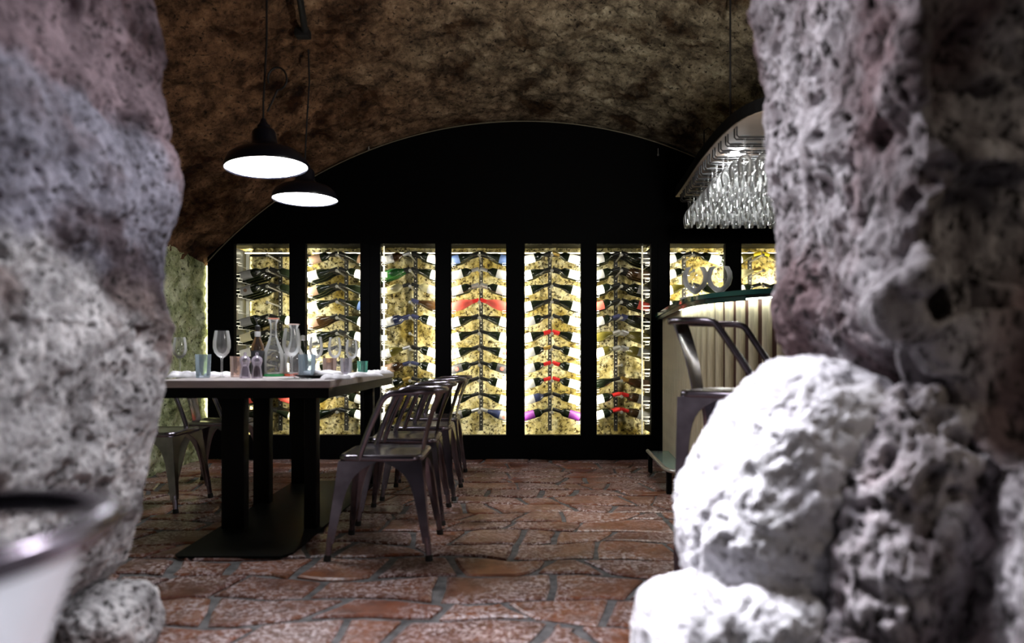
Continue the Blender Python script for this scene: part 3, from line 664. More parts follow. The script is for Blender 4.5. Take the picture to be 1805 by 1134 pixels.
for w in range(8):
    for i in range(ROWS):
        if w >= 6 and i > 3: continue
        for sd in (-1, 1):
            sp = SPEC.get((w, i, sd))
            if sp == NO: continue
            if sp is None: sp = ('dark', brnd.choice(['white', 'grey', 'cream', 'white']), 'black', brnd.choice([B, U]))
            emb = sp[4] if len(sp) > 4 else None
            bottle(w, i, sd, 0, sp[0], sp[1], sp[2], sp[3], emb)
            deep = {0: 4, 1: 3, 2: 2, 5: 3}.get(w, 2 if (i + w) % 2 else 1)
            if w >= 6: deep = 1
            if w in (1, 2) and sd < 0 and i % 3 == 0: deep = 1
            for dp in range(1, deep):
                if sp[0] in ('clear',): break
                bottle(w, i, sd, dp, sp[0], None, sp[2], sp[3])

# ------------------------------------------------------------------ steel chairs and stools
def rr_ring(hx, hy, rad, n=6):
    pts = []
    for (sx, sy, a0) in ((1, 1, 0), (-1, 1, 90), (-1, -1, 180), (1, -1, 270)):
        for k in range(n + 1):
            a = R(a0 + 90 * k / n); pts.append((sx * (hx - rad) + rad * cos(a), sy * (hy - rad) + rad * sin(a)))
    return pts
def make_chair(name, label, cat, sh, loc, rz, group=None, splay=.05):
    """Faces local -X; sh is the seat height."""
    t_ = tag(empty(name, loc, rz), label, cat, group)
    q = MB(); rings = []
    for (h, z, rad) in ((.16, sh - .03, .05), (.182, sh - .028, .05), (.186, sh - .02, .05), (.186, sh - .008, .05), (.18, sh, .05), (.165, sh + .001, .045), (.15, sh - .005, .04), (.08, sh - .008, .03), (.01, sh - .008, .004)):
        rings.append([(x, y, z) for x, y in rr_ring(h, h, rad)])
    n = len(rings[0]); vs = [p for r in rings for p in r]; fs = []
    for a in range(len(rings) - 1):
        for j in range(n): fs.append((a * n + j, a * n + (j + 1) % n, (a + 1) * n + (j + 1) % n, (a + 1) * n + j))
    fs.append(tuple((len(rings) - 1) * n + j for j in range(n)))
    q.add(vs, fs); q.build('seat', M['steel'], t_, angle=60)
    H = sh - .025
    for sx in (-1, 1):
        for sy in (-1, 1):
            q = MB(); rows = 26; prof = []
            for k in range(rows):
                z = H - (H - .075) * (k / (rows - 1)) ** 1.15
                f_ = (H - z) / H
                cx_, cy_ = sx * (.183 + splay * f_), sy * (.183 + splay * f_)
                w_ = .026 + .034 * (1 - f_) + .122 * math.exp(-((H - z) / .042)); w_ = min(w_, .178)
                th_ = .012 + .016 * f_
                sec = [(0, 0), (-w_, 0), (-w_, -.006), (-w_ + .004, -th_), (-th_, -th_ ), (-th_, -w_ + .004), (-.006, -w_), (0, -w_)]
                prof.append([(cx_ + sx * a, cy_ + sy * b_, z) for a, b_ in sec])
            m_ = len(prof[0]); vs = [p for r in prof for p in r]
            fs = [(a * m_ + j, a * m_ + (j + 1) % m_, (a + 1) * m_ + (j + 1) % m_, (a + 1) * m_ + j) for a in range(rows - 1) for j in range(m_)]
            fs += [tuple(range(m_)), tuple((rows - 1) * m_ + j for j in range(m_))]
            q.add(vs, fs)
            ft = lambda z: Vector((sx * (.183 + splay * (1 - z / H) - .012), sy * (.183 + splay * (1 - z / H) - .012), z))
            q.tube([ft(.1), ft(.015)], [.0155, .013], 10)
            lg = q.build('leg', M['steel'], t_, angle=35)
            q = MB(); q.tube([ft(.024), ft(.0)], [.0155, .0165], 10); q.build('foot', M['rubber'], lg)
    if sh > .6:      # foot rail round the stool
        z = .3; e = .183 + splay * (1 - z / H) - .012
        q = MB(); q.tube([(x, y, z) for x, y in rr_ring(e, e, .02, 3)], .009, 8, closed=True); q.build('footrest', M['steel'], t_)
    # wrap-round back rail with its two posts
    def rail_pts():
        pts = []
        for sy in (-1, 1):
            side = [(-.09, sy * .178, sh - .02), (-.085, sy * .179, sh + .01), (-.045, sy * .183, sh + .12), (-.01, sy * .185, sh + .2), (.008, sy * .186, sh + .238), (.03, sy * .187, sh + .262), (.06, sy * .187, sh + .272), (.1, sy * .186, sh + .275), (.15, sy * .178, sh + .277), (.2, sy * .155, sh + .279), (.24, sy * .115, sh + .28), (.263, sy * .06, sh + .281)]
            if sh > .6: side = [(-.16 + .17 * k / 4, sy * (.172 + .0035 * k), sh - .02 + .258 * k / 4) for k in range(5)] + side[5:]
            if sy < 0: pts += side
            else: pts += [(.27, 0, sh + .281)] + side[::-1]
        return pts
    raw = [Vector(p) for p in rail_pts()]; pts = []
    for i in range(len(raw) - 1):
        p0, p1, p2, p3 = raw[max(i - 1, 0)], raw[i], raw[i + 1], raw[min(i + 2, len(raw) - 1)]
        for k in range(4):
            s_ = k / 4; pts.append(.5 * ((2 * p1) + (p2 - p0) * s_ + (2 * p0 - 5 * p1 + 4 * p2 - p3) * s_ ** 2 + (3 * p1 - p0 - 3 * p2 + p3) * s_ ** 3))
    pts.append(raw[-1])
    q = MB(); q.tube(pts, .0138, 12); q.build('back_rail', M['steel'], t_, angle=60)
    # sheet-metal splat from the seat's rear edge to the rail
    q = MB(); cols, rows = 9, 12; g0, g1 = [], []
    for a in range(rows):
        u = a / (rows - 1); hw = .062 + .022 * u
        for c_ in range(cols):
            v_ = -1 + 2 * c_ / (cols - 1); y = v_ * hw
            x = .165 + (.262 - .165) * u - .028 * (y / .1) ** 2 * u - .012 * sin(pi * u) + .004 * (1 - abs(v_)) ; z = sh - .02 + .296 * u
            g0.append((x, y, z)); g1.append((x - .005, y, z))
    N_ = cols * rows; fs = []
    for a in range(rows - 1):
        for c_ in range(cols - 1):
            i0 = a * cols + c_; fs += [(i0, i0 + 1, i0 + cols + 1, i0 + cols), (N_ + i0 + 1, N_ + i0, N_ + i0 + cols, N_ + i0 + cols + 1)]
    for a in range(rows - 1):
        for c_ in (0, cols - 1):
            i0 = a * cols + c_; fs.append((i0, i0 + cols, N_ + i0 + cols, N_ + i0))
    for a in (0, rows - 1):
        for c_ in range(cols - 1):
            i0 = a * cols + c_; fs.append((i0, i0 + 1, N_ + i0 + 1, N_ + i0))
    q.add(g0 + g1, fs); q.build('splat', M['steel'], t_, angle=50)
    return t_
chairs = [(-.585, 3.165, 0.0, 'gunmetal steel chair nearest the opening on the open side of the table'),
          (-.595, 3.775, .02, 'second steel chair from the opening in the row beside the table'),
          (-.58, 4.385, -.02, 'third steel chair from the opening in the row beside the table'),
          (-.585, 4.985, .01, 'last steel chair of the row, closest to the wine cabinet'),
          (-2.12, 4.05, pi, 'dark steel chair against the mossy wall, partly behind the stone jamb'),
          (-2.0, 4.66, pi + .03, 'dark steel chair by the mossy wall nearest the wine cabinet')]
c0 = make_chair('steel_chair', chairs[0][3], 'chair', .45, (chairs[0][0], chairs[0][1], 0), chairs[0][2], 'steel chairs around the table')
km = kidmap()
for (x, y, rz, lab) in chairs[1:]:
    c_ = copy_tree(c0, km); c_.location = (x, y, 0); c_.rotation_euler.z = rz; c_['label'] = lab
c_ = copy_tree(c0, km); c_.location = (-.645, .565, 0); c_.rotation_euler.z = R(2); c_['label'] = 'steel chair back blurred in the near corner in front of the jamb'; c_['group'] = 'steel chairs of the front room'
for ch in bpy.data.objects:
    if ch.parent == c_ and ch.name.startswith('splat'):
        ch.material_slots[0].link = 'OBJECT'; ch.material_slots[0].material = M['lit_steel']
make_chair('bar_stool', 'tall steel stool with sheet metal back at the bar', 'stool', .75, (.905, 2.75, 0), R(180 - 35), splay=.012)

# ------------------------------------------------------------------ table
TZ = .77
tb = tag(empty('dining_table', (-1.3, 4.05, 0)), 'long pale-topped dining table on dark square legs, laid for a meal', 'table')
def tl(x, y): return (x + 1.3, y - 4.05)
q = MB(); q.box((0, .045, TZ - .0175), (.86, 1.72, .035), bev=.004); q.build('tabletop', M['tabletop'], tb)
q = MB(); q.box((0, .045, TZ - .06), (.84, 1.70, .05)); q.build('apron', M['black_metal'], tb, smooth=False)
q = MB(); q.prism([tl(x, y) for x, y in ((-1.5, 3.02), (-1.47, 2.985), (-1.025, 2.985), (-.985, 3.04), (-.955, 4.8), (-1.54, 4.8))], -.004, .008); q.build('black_floor_sheet', M['black_metal'], tb, smooth=False)  # thin black sheet added flat on the floor under the table
for (x, y, w_) in ((-1.43, 3.5, .115), (-1.035, 3.5, .062), (-1.485, 4.72, .09), (-1.0, 4.72, .062), (-1.5, 4.08, .095)):
    a, b_ = tl(x, y); q = MB(); q.box((a, b_, (TZ - .085) / 2), (w_, .07, TZ - .085), bev=.004); q.build('leg', M['black_metal'], tb)

# table ware
def onto(px, Y): return Vector(((px - PX) * Y / F, Y, TZ))
def lathe_obj(name, prof, mt, n=20, parent=None, loc=None, angle=50):
    q = MB(); q.lathe(prof, n); return q.build(name, mt, parent, loc=loc, angle=angle)
wg = MB(); wg.lathe([(0, .0), (.034, .0), (.0345, .0015), (.02, .004), (.006, .009), (.0042, .03), (.0042, .085), (.006, .097), (.02, .108), (.034, .125), (.041, .15), (.0405, .18), (.035, .215), (.0325, .232), (.0315, .232), (.0395, .18), (.04, .15), (.033, .127), (.019, .11), (0, .103)], 22)
WG = wg.mesh('wine_glass', M['glass'], angle=60)
for (px, Y, sc, lab) in ((391, 3.62, 1.08, 'wine glass standing by itself in front of a black stile'), (514, 3.55, 1.12, 'tall wine glass before the red-based carafe'), (557, 4.1, 1.0, 'wine glass behind the large blue tumbler'),
                        (590, 4.25, 1.0, 'wine glass behind the pink tumbler near the plate'), (620, 4.35, .95, 'wine glass nearest the teal tumbler'), (317, 4.2, 1.0, 'wine glass half hidden by the edge of the stone jamb')):
    o = link('wine_glass', WG, None, onto(px, Y)); o.scale = (sc, sc, sc); tag(o, lab, 'glass', 'wine glasses on the table')
TG = {'blue': thin_glass('blue_tumbler_glass', (.8, .86, .9), .45, (.8, .87, .92), .25, .12, .6), 'pink': thin_glass('pink_tumbler_glass', (.9, .78, .72), .45, (1, .92, .9), .25, .1), 'lilac': thin_glass('lilac_tumbler_glass', (.82, .8, .88), .45, (1, 1, 1), .25, .1), 'teal': thin_glass('teal_tumbler_glass', (.45, .8, .72), .45, (.7, 1, .95), .25, .08)}
def tumbler(px, Y, w_, h, col, lab):
    q = MB(); r0, r1 = w_ * .43, w_ * .5; n = 24; prof = [(0, 0), (r0 * .95, 0), (r0, .004)]
    for k in range(9):
        u = k / 8; rr_ = r0 + (r1 - r0) * (.06 + u * .7); prof.append((rr_ + (.0012 if k % 2 else 0), h * (.06 + u * .7)))
    prof += [(r1, h), (r1 - .0025, h), (r0 - .002, .012), (0, .01)]
    q.lathe(prof, n); o = q.build('tumbler', TG[col], None, loc=onto(px, Y), angle=20); tag(o, lab, 'tumbler', 'patterned tumblers on the table')
tumbler(358, 3.62, .08, .125, 'blue', 'blue-grey patterned tumbler at the jamb end of the table')
tumbler(417, 3.75, .07, .115, 'pink', 'pink tumbler beside the clear mills')
tumbler(541, 3.55, .09, .125, 'blue', 'large blue-grey tumbler next to the dark plate')
tumbler(581, 3.8, .078, .105, 'pink', 'pink patterned tumbler behind the dark plate')
tumbler(610, 3.95, .068, .105, 'lilac', 'clear lilac tumbler between the pink and teal ones')
tumbler(639, 4.2, .066, .085, 'teal', 'small teal tumbler at the open edge of the table')
M['acrylic'] = thin_glass('clear_acrylic', (.85, .8, .9), .5, (1, .96, 1), .15, .1)
for px, Y, lab, fill in ((432, 3.58, 'clear salt mill with domed top and pale filling', (.75, .72, .78)), (453, 3.56, 'clear pepper mill with dark filling next to the oil bottle', (.13, .08, .1))):
    e = tag(empty('spice_mill', onto(px, Y)), lab, 'mill', 'clear mills on the table')
    lathe_obj('body', [(0, 0), (.026, 0), (.028, .004), (.024, .03), (.0195, .06), (.024, .078), (.0255, .084), (0, .085)], M['acrylic'], parent=e)
    lathe_obj('filling', [(0, .006), (.018, .006), (.016, .045), (.011, .062), (0, .064)], mat('mill_filling', fill, .8), parent=e)
    lathe_obj('head', [(0, .085), (.0265, .085), (.028, .09), (.026, .103), (.017, .113), (.008, .117), (.006, .121), (.009, .127), (.006, .135), (0, .137)], M['acrylic'], parent=e)
# oil bottle with pourer
e = tag(empty('oil_bottle', onto(454, 3.85)), 'dark oil bottle with black label and a pouring spout', 'bottle')
lathe_obj('bottle_glass', [(0, 0), (.033, 0), (.035, .004), (.035, .16), (.033, .175), (.022, .2), (.0145, .222), (.0135, .25), (.0155, .255), (.0155, .262), (0, .262)], thin_glass('brown_oil_glass', (.3, .14, .03), .4, (1, .95, .9), .05, .03), parent=e)
lathe_obj('label', [(.0352, .012), (.0358, .013), (.0358, .145), (.0352, .146)], LABM['black'], parent=e)
lathe_obj('collar', [(.016, .225), (.0165, .232), (.0165, .25), (.016, .255)], LABM['white'], parent=e)
q = MB(); q.lathe([(0, .262), (.014, .262), (.015, .285), (.008, .291), (0, .292)], 14); q.tube([(0, 0, .288), (-.006, 0, .31), (-.02, 0, .338)], [.004, .0035, .0028], 8); q.build('pourer', M['cable'], e)
# carafes on coloured bases
for px, Y, lab, base, rim, h in ((482, 3.9, 'tall clear carafe on a green base', (.03, .35, .1), (.75, .3, .2), .33), (518, 3.95, 'clear carafe on an orange-red base', (.75, .13, .05), (.7, .5, .45), .3)):
    e = tag(empty('carafe', onto(px, Y)), lab, 'carafe', 'carafes on the table')
    k = h / .33
    lathe_obj('vessel', [(0, .012), (.055, .012), (.06, .02), (.062, .09 * k), (.055, .14 * k), (.034, .19 * k), (.021, .225 * k), (.0175, .26 * k), (.019, .3 * k), (.031, .33 * k), (.0295, .33 * k), (.017, .3 * k), (.0155, .26 * k), (.019, .225 * k), (.032, .19 * k), (.053, .14 * k), (.06, .09 * k), (.058, .021), (0, .016)], M['glass'], 24, e)
    lathe_obj('base', [(0, 0), (.058, 0), (.061, .004), (.061, .012), (.055, .0135), (0, .0135)], mat('carafe_base', base, .3), 24, e)
    lathe_obj('rim', [(.029, h - .003), (.0325, h - .002), (.0325, h + .003), (.029, h + .003), (.029, h - .003)], mat('carafe_rim', rim, .4), 20, e)
e = tag(empty('vinegar_bottle', onto(534, 4.35)), 'small dark bottle with pale cap behind the carafes', 'bottle')
lathe_obj('bottle_glass', [(0, 0), (.028, 0), (.03, .004), (.03, .13), (.024, .16), (.013, .185), (.0125, .235), (0, .236)], BODY['dark'], parent=e)
lathe_obj('cap', [(.0135, .215), (.0145, .217), (.0145, .247), (0, .25)], CAPM['silver'], parent=e)
# plate, napkins, cutlery
o = tag(link('dinner_plate', None), None)
bpy.data.objects.remove(o)
q = MB(); q.lathe([(0, .004), (.07, .004), (.085, 0), (.09, .003), (.122, .014), (.124, .017), (.12, .0175), (.088, .009), (0, .008)], 32)
tag(q.build('dinner_plate', M['dark_plate'], None, loc=onto(560, 3.62)), 'round black plate under a white napkin near the table corner', 'plate')
def napkin(px, Y, w_, d_, h, rz, lab, z=0.0):
    nx, ny = 22, 14; vs = []; rn = random.Random(int(px))
    ph = rn.uniform(0, 6)
    for a in range(nx):
        for b_ in range(ny):
            u, v_ = a / (nx - 1) - .5, b_ / (ny - 1) - .5
            edge = min(1, (0.5 - abs(u)) * 9) * min(1, (.5 - abs(v_)) * 6)
            zz_ = .003 + h * max(0, edge) ** .5 * (.75 + .25 * sin(v_ * 22 + ph + 3 * u) + .12 * sin(u * 17 + ph))
            vs.append((u * w_, v_ * d_, zz_))
    fs = [(a * ny + b_, (a + 1) * ny + b_, (a + 1) * ny + b_ + 1, a * ny + b_ + 1) for a in range(nx - 1) for b_ in range(ny - 1)]
    n_ = len(vs); vs += [(x, y, 0) for x, y, zz_ in vs]
    fs += [tuple(i + n_ for i in f[::-1]) for f in fs[:]]
    bd = [a * ny for a in range(nx)] + [(nx - 1) * ny + b_ for b_ in range(1, ny)] + [a * ny + ny - 1 for a in range(nx - 2, -1, -1)] + [b_ for b_ in range(ny - 2, 0, -1)]
    for i in range(len(bd)):
        a, b_ = bd[i], bd[(i + 1) % len(bd)]; fs.append((a, b_, b_ + n_, a + n_))
    q = MB(); q.add(vs, fs); o = q.build('napkin', M['linen'], None, loc=onto(px, Y) + Vector((0, 0, z)), angle=80); o.rotation_euler.z = rz
    return tag(o, lab, 'napkin', 'white napkins on the table')
napkin(326, 3.7, .16, .1, .03, .1, 'white napkin at the table end beside the stone jamb')
napkin(388, 3.95, .17, .12, .022, .3, 'white napkin under the foot of the lone wine glass')
napkin(566, 3.6, .2, .13, .02, -.15, 'white napkin folded on the black plate', .0185)
napkin(592, 3.38, .14, .1, .022, .5, 'crumpled white napkin at the front corner of the table')
napkin(642, 3.85, .2, .1, .022, .75, 'white napkin along the open side of the table')
napkin(668, 4.45, .16, .1, .022, .9, 'white napkin at the cabinet end of the table edge')
def cutlery(px, Y, rz, fork, lab):
    e = tag(empty('fork' if fork else 'table_knife', onto(px, Y), rz), lab, 'cutlery', 'cutlery on the table')
    q = MB(); q.box((0, -.05, .004), (.011, .1, .004), bev=.0018); q.build('handle', M['alu'], e)
    q = MB()
    if fork:
        q.box((0, .015, .004), (.007, .035, .003), bev=.001); q.box((0, .042, .004), (.022, .02, .0025), bev=.001)
        for k in range(4): q.box((-.0085 + k * .0057, .07, .0045), (.003, .04, .002))
        q.build('tines', M['alu'], e)
    else:
        q.box((0, .05, .004), (.017, .1, .0022), bev=.0009); q.build('blade', M['alu'], e)
cutlery(520, 3.36, 1.2, True, 'steel fork lying in front of the tall wine glass')
cutlery(497, 3.34, 1.4, False, 'steel knife lying near the table front')
cutlery(303, 3.5, .3, False, 'steel knife glinting at the jamb end of the table')
for px, Y, lab in ((566, 4.05, 'green glass coaster behind the pink tumbler'), (624, 4.3, 'green glass coaster under the teal tumbler side')):
    q = MB(); q.lathe([(0, 0), (.045, 0), (.047, .004), (.045, .01), (0, .01)], 24); tag(q.build('coaster', mat('green_coaster', (.02, .16, .05), .3), None, loc=onto(px, Y)), lab, 'coaster', 'green coasters on the table')

# ------------------------------------------------------------------ pendant lamps
def pendant(px, py, Y, tilt, top_px, lab, bend):
    p = P(px, py, Y); e = tag(empty('pendant_lamp', p), lab, 'lamp', 'pendant lamps above the table')
    Rm = Matrix.Rotation(R(tilt), 4, 'Y')
    def lt(name, prof, mt, n=40):
        q = MB(); q.lathe(prof, n, M=Rm); return q.build(name, mt, e, angle=50)
    lt('shade', [(.21, 0), (.213, .004), (.207, .03), (.19, .062), (.16, .085), (.12, .1), (.08, .115), (.066, .128), (.062, .15), (.06, .19), (.05, .205), (.03, .215), (.028, .213), (.045, .203), (.056, .188), (.058, .13), (.075, .112), (.118, .095), (.157, .08), (.186, .058), (.203, .028), (.208, .002), (.21, 0)], M['lamp_black'])
    lt('diffuser', [(.2065, .012), (.195, .004), (.15, .0), (.08, -.001), (0, -.001)], M['bulb'])
    lt('cap', [(.034, .21), (.034, .225), (.02, .24), (.012, .262), (0, .262)], M['lamp_black'], 20)
    top = Vector((top_px, 0, 0)); zt_ = vz(p.x, p.y) - p.z
    a = Rm @ Vector((0, 0, .25))
    q = MB(); q.tube([a, a + Vector((bend * .3, 0, .1)), (bend, 0, zt_ * .55), (bend * .6 + top_px, 0, zt_ * .8), (top_px, 0, zt_ + .05)], .0055, 8); q.build('cable', M['cable'], e)
    return e
l1 = pendant(470, 297, 3.6, -4.0, .0, 'nearer and larger pendant lamp with dark enamel shade, glowing white', .0)
ring = [(cos(a) * .05 + .06, -.01, .47 + sin(a) * .06) for a in [i * pi / 8 for i in range(-4, 10)]]
q = MB(); q.tube([(.004, 0, .3)] + ring, .005, 8); q.build('cable_loop', M['cable'], l1)
l2 = pendant(538, 353, 4.5, -.3, .02, 'farther pendant lamp with dark enamel shade, lower over the table', .012)
# conduit with junction box on the vault
e = tag(empty('ceiling_conduit', P(532, 55, 4.2)), 'dark conduit with junction box fixed to the vault over the farther lamp', 'conduit')
q = MB(); q.tube([(0.02, 0, 0), (.07, -.25, .05), (.13, -.6, .12)], .02, 10); q.build('pipe', M['cable'], e)
q = MB(); q.box((0, .02, -.005), (.09, .07, .05), bev=.01); q.build('junction_box', M['cable'], e)

# ------------------------------------------------------------------ bar counter
BZ = 1.245
ctrl = [(1.285, 5.78), (1.245, 5.4), (1.2, 5.0), (1.16, 4.6), (1.14, 4.3), (1.15, 4.08), (1.2, 3.9), (1.3, 3.74), (1.45, 3.6), (1.65, 3.5), (1.9, 3.42), (2.2, 3.36), (2.6, 3.32)]
def spline(ctrl, step):
    raw = [Vector((x, y, 0)) for x, y in ctrl]; pts = []
    for i in range(len(raw) - 1):
        p0, p1, p2, p3 = raw[max(i - 1, 0)], raw[i], raw[i + 1], raw[min(i + 2, len(raw) - 1)]
        for k in range(24):
            s_ = k / 24; pts.append(.5 * ((2 * p1) + (p2 - p0) * s_ + (2 * p0 - 5 * p1 + 4 * p2 - p3) * s_ ** 2 + (3 * p1 - p0 - 3 * p2 + p3) * s_ ** 3))
    pts.append(raw[-1]); out = [pts[0]]; acc = 0
    for a, b_ in zip(pts, pts[1:]):
        L = (b_ - a).length
        while acc + L >= step:
            u = (step - acc) / L; a = a + (b_ - a) * u; out.append(a.copy()); L = (b_ - a).length; acc = 0
        acc += L
    return out
def normals(pts):
    ns = []
    for i in range(len(pts)):
        t_ = (pts[min(i + 1, len(pts) - 1)] - pts[max(i - 1, 0)]).normalized(); ns.append(Vector((t_.y, -t_.x, 0)))
    return ns
bar = tag(empty('bar_counter', (1.6, 4.6, 0)), 'curved bar counter clad in pale half-round battens under a dark glass top', 'bar counter')
bo = Vector((1.6, 4.6, 0))
path = spline(ctrl, .05); nr = normals(path)
if nr[0].x > 0: nr = [-n_ for n_ in nr]
def strip(offs_out, offs_in, z0, z1, name, mt, parent, pth=None):
    pp = pth or path; nn = normals(pp)
    if nn[0].x > 0: nn = [-n_ for n_ in nn]
    q = MB(); vs = []; 
    for p, n_ in zip(pp, nn):
        a = p + n_ * offs_out - bo; b_ = p + n_ * offs_in - bo
        vs += [(a.x, a.y, z0), (a.x, a.y, z1), (b_.x, b_.y, z1), (b_.x, b_.y, z0)]
    fs = []
    for i in range(len(pp) - 1):
        for k in range(4): fs.append((i * 4 + k, i * 4 + (k + 1) % 4, (i + 1) * 4 + (k + 1) % 4, (i + 1) * 4 + k))
    fs += [(0, 1, 2, 3), tuple((len(pp) - 1) * 4 + k for k in range(4))]
    q.add(vs, fs); return q.build(name, mt, parent, smooth=True, angle=30)
strip(0, -.04, .02, BZ - .045, 'backing_panel', mat('dark_brown_backing', (.07, .028, .018), .6), bar)
strip(.075, -.5, BZ - .03, BZ, 'glass_top', mat('dark_glass_top', (.012, .03, .03), .06, spec=.7), bar)
strip(.079, .0755, BZ - .028, BZ - .002, 'glass_edge', mat('teal_glass_edge', (.012, .08, .075), .1, spec=.8), bar)
strip(.05, .0, BZ - .045, BZ - .031, 'top_rail', mat('dark_steel_rail', (.05, .05, .05), .3, .8), bar)
strip(.01, -.03, 0, .02, 'plinth', M['black_metal'], bar)
slat_m = mat('pale_limed_oak', (.6, .54, .38), .42, noise=.18, nscale=10, stretch=(14, 14, 1))
sp_ = spline(ctrl, .078); sn = normals(sp_)
if sn[0].x > 0: sn = [-n_ for n_ in sn]
q = MB(); sec = [(.027 * cos(a), .027 * sin(a)) for a in [pi * k / 8 for k in range(9)]]
q.prism(sec + [(-.027, -.002), (.027, -.002)][::1], .02, BZ - .045); SLAT = q.mesh('slat', slat_m, angle=50)
for p, n_ in zip(sp_[1:-1], sn[1:-1]):
    o = link('slat', SLAT, bar, p - bo); o.rotation_euler.z = math.atan2(n_.y, n_.x) - pi / 2
# light strip under the front of the counter top
led_path = [p for p in path if p.y < 4.15]
strip(.046, .038, BZ - .05, BZ - .0455, 'light_strip', M['led_cool'], bar, [p for p in path if p.y < 4.6])
strip(.066, .06, BZ - .058, BZ - .031, 'lip', mat('teal_lip', (.012, .05, .05), .2, .3), bar, [p for p in path if p.y > 3.72])
# glass vessels on the bar
e = tag(empty('glass_tray', (1.2, 4.3, BZ)), 'flat glass tray on the bar end under the two goblets', 'tray')
q = MB(); q.lathe([(0, 0), (.14, 0), (.15, .006), (.149, .01), (.14, .006), (0, .006)], 32); q.build('dish', M['glass'], e)
for dx, dy, lab in ((-.07, .03, 'big round glass goblet on the bar tray, the one towards the cabinet stile'), (.075, -.0, 'big round glass goblet on the bar tray, the one towards the bar')):
    q = MB(); q.lathe([(0, 0), (.05, 0), (.05, .003), (.012, .01), (.009, .03), (.03, .045), (.068, .085), (.08, .13), (.076, .17), (.062, .2), (.06, .2), (.074, .17), (.078, .13), (.066, .087), (.03, .05), (0, .04)], 26)
    tag(q.build('goblet', M['glass'], None, loc=Vector((1.235 + dx, 4.33 + dy, BZ + .0065)), angle=60), lab, 'goblet', 'glass goblets on the bar')
# glass foot shelf
fs_ = tag(empty('foot_shelf', (1.05, 4.8, 0)), 'low glass foot shelf on black legs along the bar base', 'foot rest')
ZF = .155
a0, a1 = P(1141, 796, 5.25), P(1179, 851, 4.33)
x_a, x_b = 1.035, .985
fr = [(x_a - 1.05, .45, ZF), (x_b - 1.05, -.4, ZF), (x_b + .04 - 1.05, -.5, ZF), (x_b + .16 - 1.05, -.52, ZF)]
q = MB(); q.tube([fr[0], (x_b - 1.05 - .0, -.33, ZF), fr[1], (x_b + .012 - 1.05, -.46, ZF), fr[2], fr[3]], .014, 10); q.build('rail', M['alu'], fs_)
q = MB(); q.prism([(x_a - 1.04, .45), (x_a + .16 - 1.05, .45), (x_b + .12 - 1.05, -.48), (x_b + .04 - 1.05, -.48), (x_b - 1.04, -.36)], ZF - .01, ZF); q.build('glass_plate', thin_glass('green_shelf_glass', (.7, .92, .86), .35, (.9, 1, .98), .03, .03), fs_, smooth=False)
for (x, y) in ((x_a - 1.05 + .01, .4), (x_b - 1.05 + .015, -.42)):
    q = MB(); q.box((x, y, (ZF - .012) / 2), (.03, .03, ZF - .012)); q.build('leg', M['black_metal'], fs_, smooth=False)

# ------------------------------------------------------------------ hanging glass rack
RZ = 2.1
rctrl = [(1.235, 5.2), (1.2, 4.7), (1.165, 4.3), (1.15, 4.0), (1.148, 3.75), (1.165, 3.55), (1.22, 3.4), (1.35, 3.28), (1.55, 3.2), (2.0, 3.12)]
rk = tag(empty('glass_rack', (1.6, 4.2, RZ)), 'curved hanging rack with pale underside holding rows of stemmed glasses above the bar', 'rack')
rp = spline(rctrl, .05); poly = [(p.x - 1.6, p.y - 4.2) for p in rp] + [(2.1 - 1.6, 3.12 - 4.2), (2.1 - 1.6, 5.2 - 4.2)]
q = MB(); q.prism(poly, .006, .07); q.build('board', M['black_metal'], rk, smooth=False)
q = MB(); q.prism([(x * .995, y * .995) for x, y in poly], 0, .0055); q.build('underside', mat('beige_board', (.2, .155, .12), .6, noise=.1, nscale=6), rk, smooth=False)
q = MB(); q.tube([(1.29 - 1.6, 4.05 - 4.2, .07), (1.29 - 1.6, 4.05 - 4.2, vz(1.29, 4.05) - RZ + .06)], .006, 8); q.lathe([(.02, .07), (.014, .13), (.006, .17)], 10, M=Matrix.Translation((1.29 - 1.6, 4.05 - 4.2, 0))); q.build('suspension_rod', M['cable'], rk)
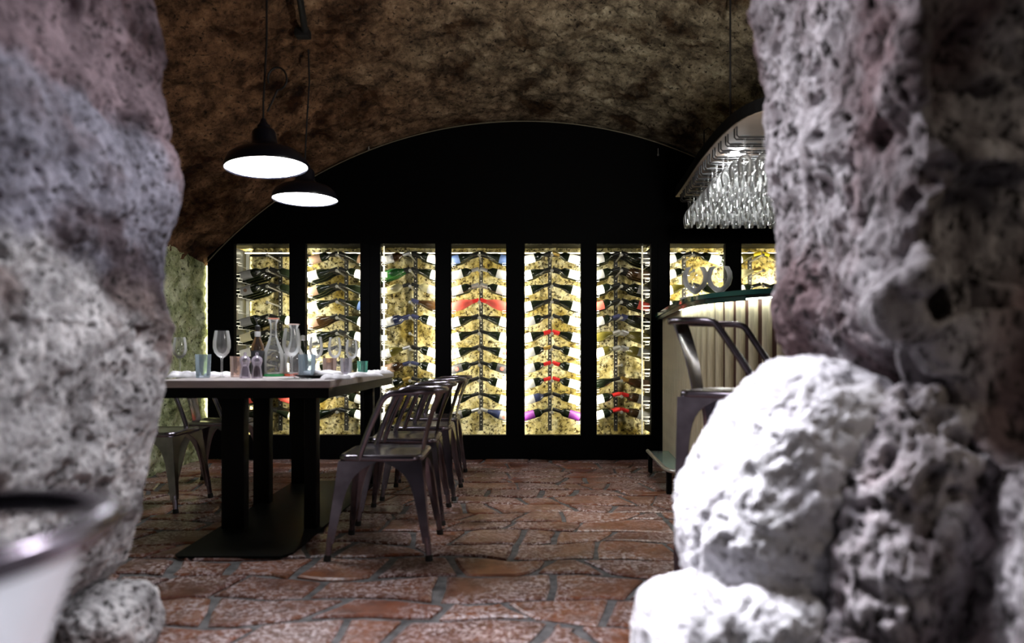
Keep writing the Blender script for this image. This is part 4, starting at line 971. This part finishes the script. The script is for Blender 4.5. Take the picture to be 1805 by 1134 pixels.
q = MB(); q.tube([(1.33 - 1.6, 4.75 - 4.2, .07), (1.33 - 1.6, 4.75 - 4.2, .36), (1.36 - 1.6, 4.75 - 4.2, .38), (1.38 - 1.6, 4.75 - 4.2, .36)], .005, 8); q.build('suspension_hook', M['cable'], rk)
q = MB(); q.lathe([(0, -.012), (.05, -.012), (.052, -.004), (.052, -.001)], 24, M=Matrix.Translation((1.335 - 1.6, 4.07 - 4.2, 0))); q.build('downlight', emis('downlight', (.95, .97, 1), 160), rk)
hg = MB(); hg.lathe([(0, 0), (.033, 0), (.0335, -.0015), (.02, -.004), (.006, -.009), (.0042, -.03), (.0042, -.075), (.006, -.085), (.02, -.096), (.033, -.112), (.039, -.135), (.038, -.165), (.031, -.208), (.03, -.208), (.037, -.165), (.038, -.135), (.032, -.114), (.019, -.098), (0, -.091)], 14)
HG = hg.mesh('stemmed_glass', M['glass_hung'], angle=60)
rows_y = [3.62 + .122 * k for k in range(13)]
ln = 0
def edge_x(y):
    best = min(rp, key=lambda p: abs(p.y - y) + (0 if p.x < 1.4 else 9)); return best.x
for k, y in enumerate(rows_y):
    xe = edge_x(y); zl = -.055
    for dy in (-.02, .02):
        q = MB(); yy_ = y + dy - 4.2
        q.tube([(xe + .025 - 1.6, yy_, 0), (xe + .025 - 1.6, yy_, zl + .01), (xe + .035 - 1.6, yy_, zl), (2.05 - 1.6, yy_, zl), (2.05 - 1.6, yy_, 0)], .0045, 6); q.build('wire_rail', M['cable'], rk)
    xmax = min(y * .372 + .06, 2.02); x = xe + .075; n_ = 0
    while x < xmax:
        o = link('stemmed_glass', HG, None, (x + rnd.uniform(-.006, .006), y, RZ + zl + .0068)); o.rotation_euler.z = rnd.uniform(0, 6)
        tag(o, f'stemmed glass hanging upside down, {ORD[n_]} in the {"front" if k == 0 else ORD[k] if k < 11 else ["twelfth", "rearmost"][k - 11]} row of the rack', 'glass', 'glasses hanging from the rack')
        x += .092; n_ += 1; ln += 1
print('hanging glasses', ln, 'bottles', sum(1 for o in bpy.data.objects if o.name.startswith('wine_bottle')), 'tiles', len(tiles))
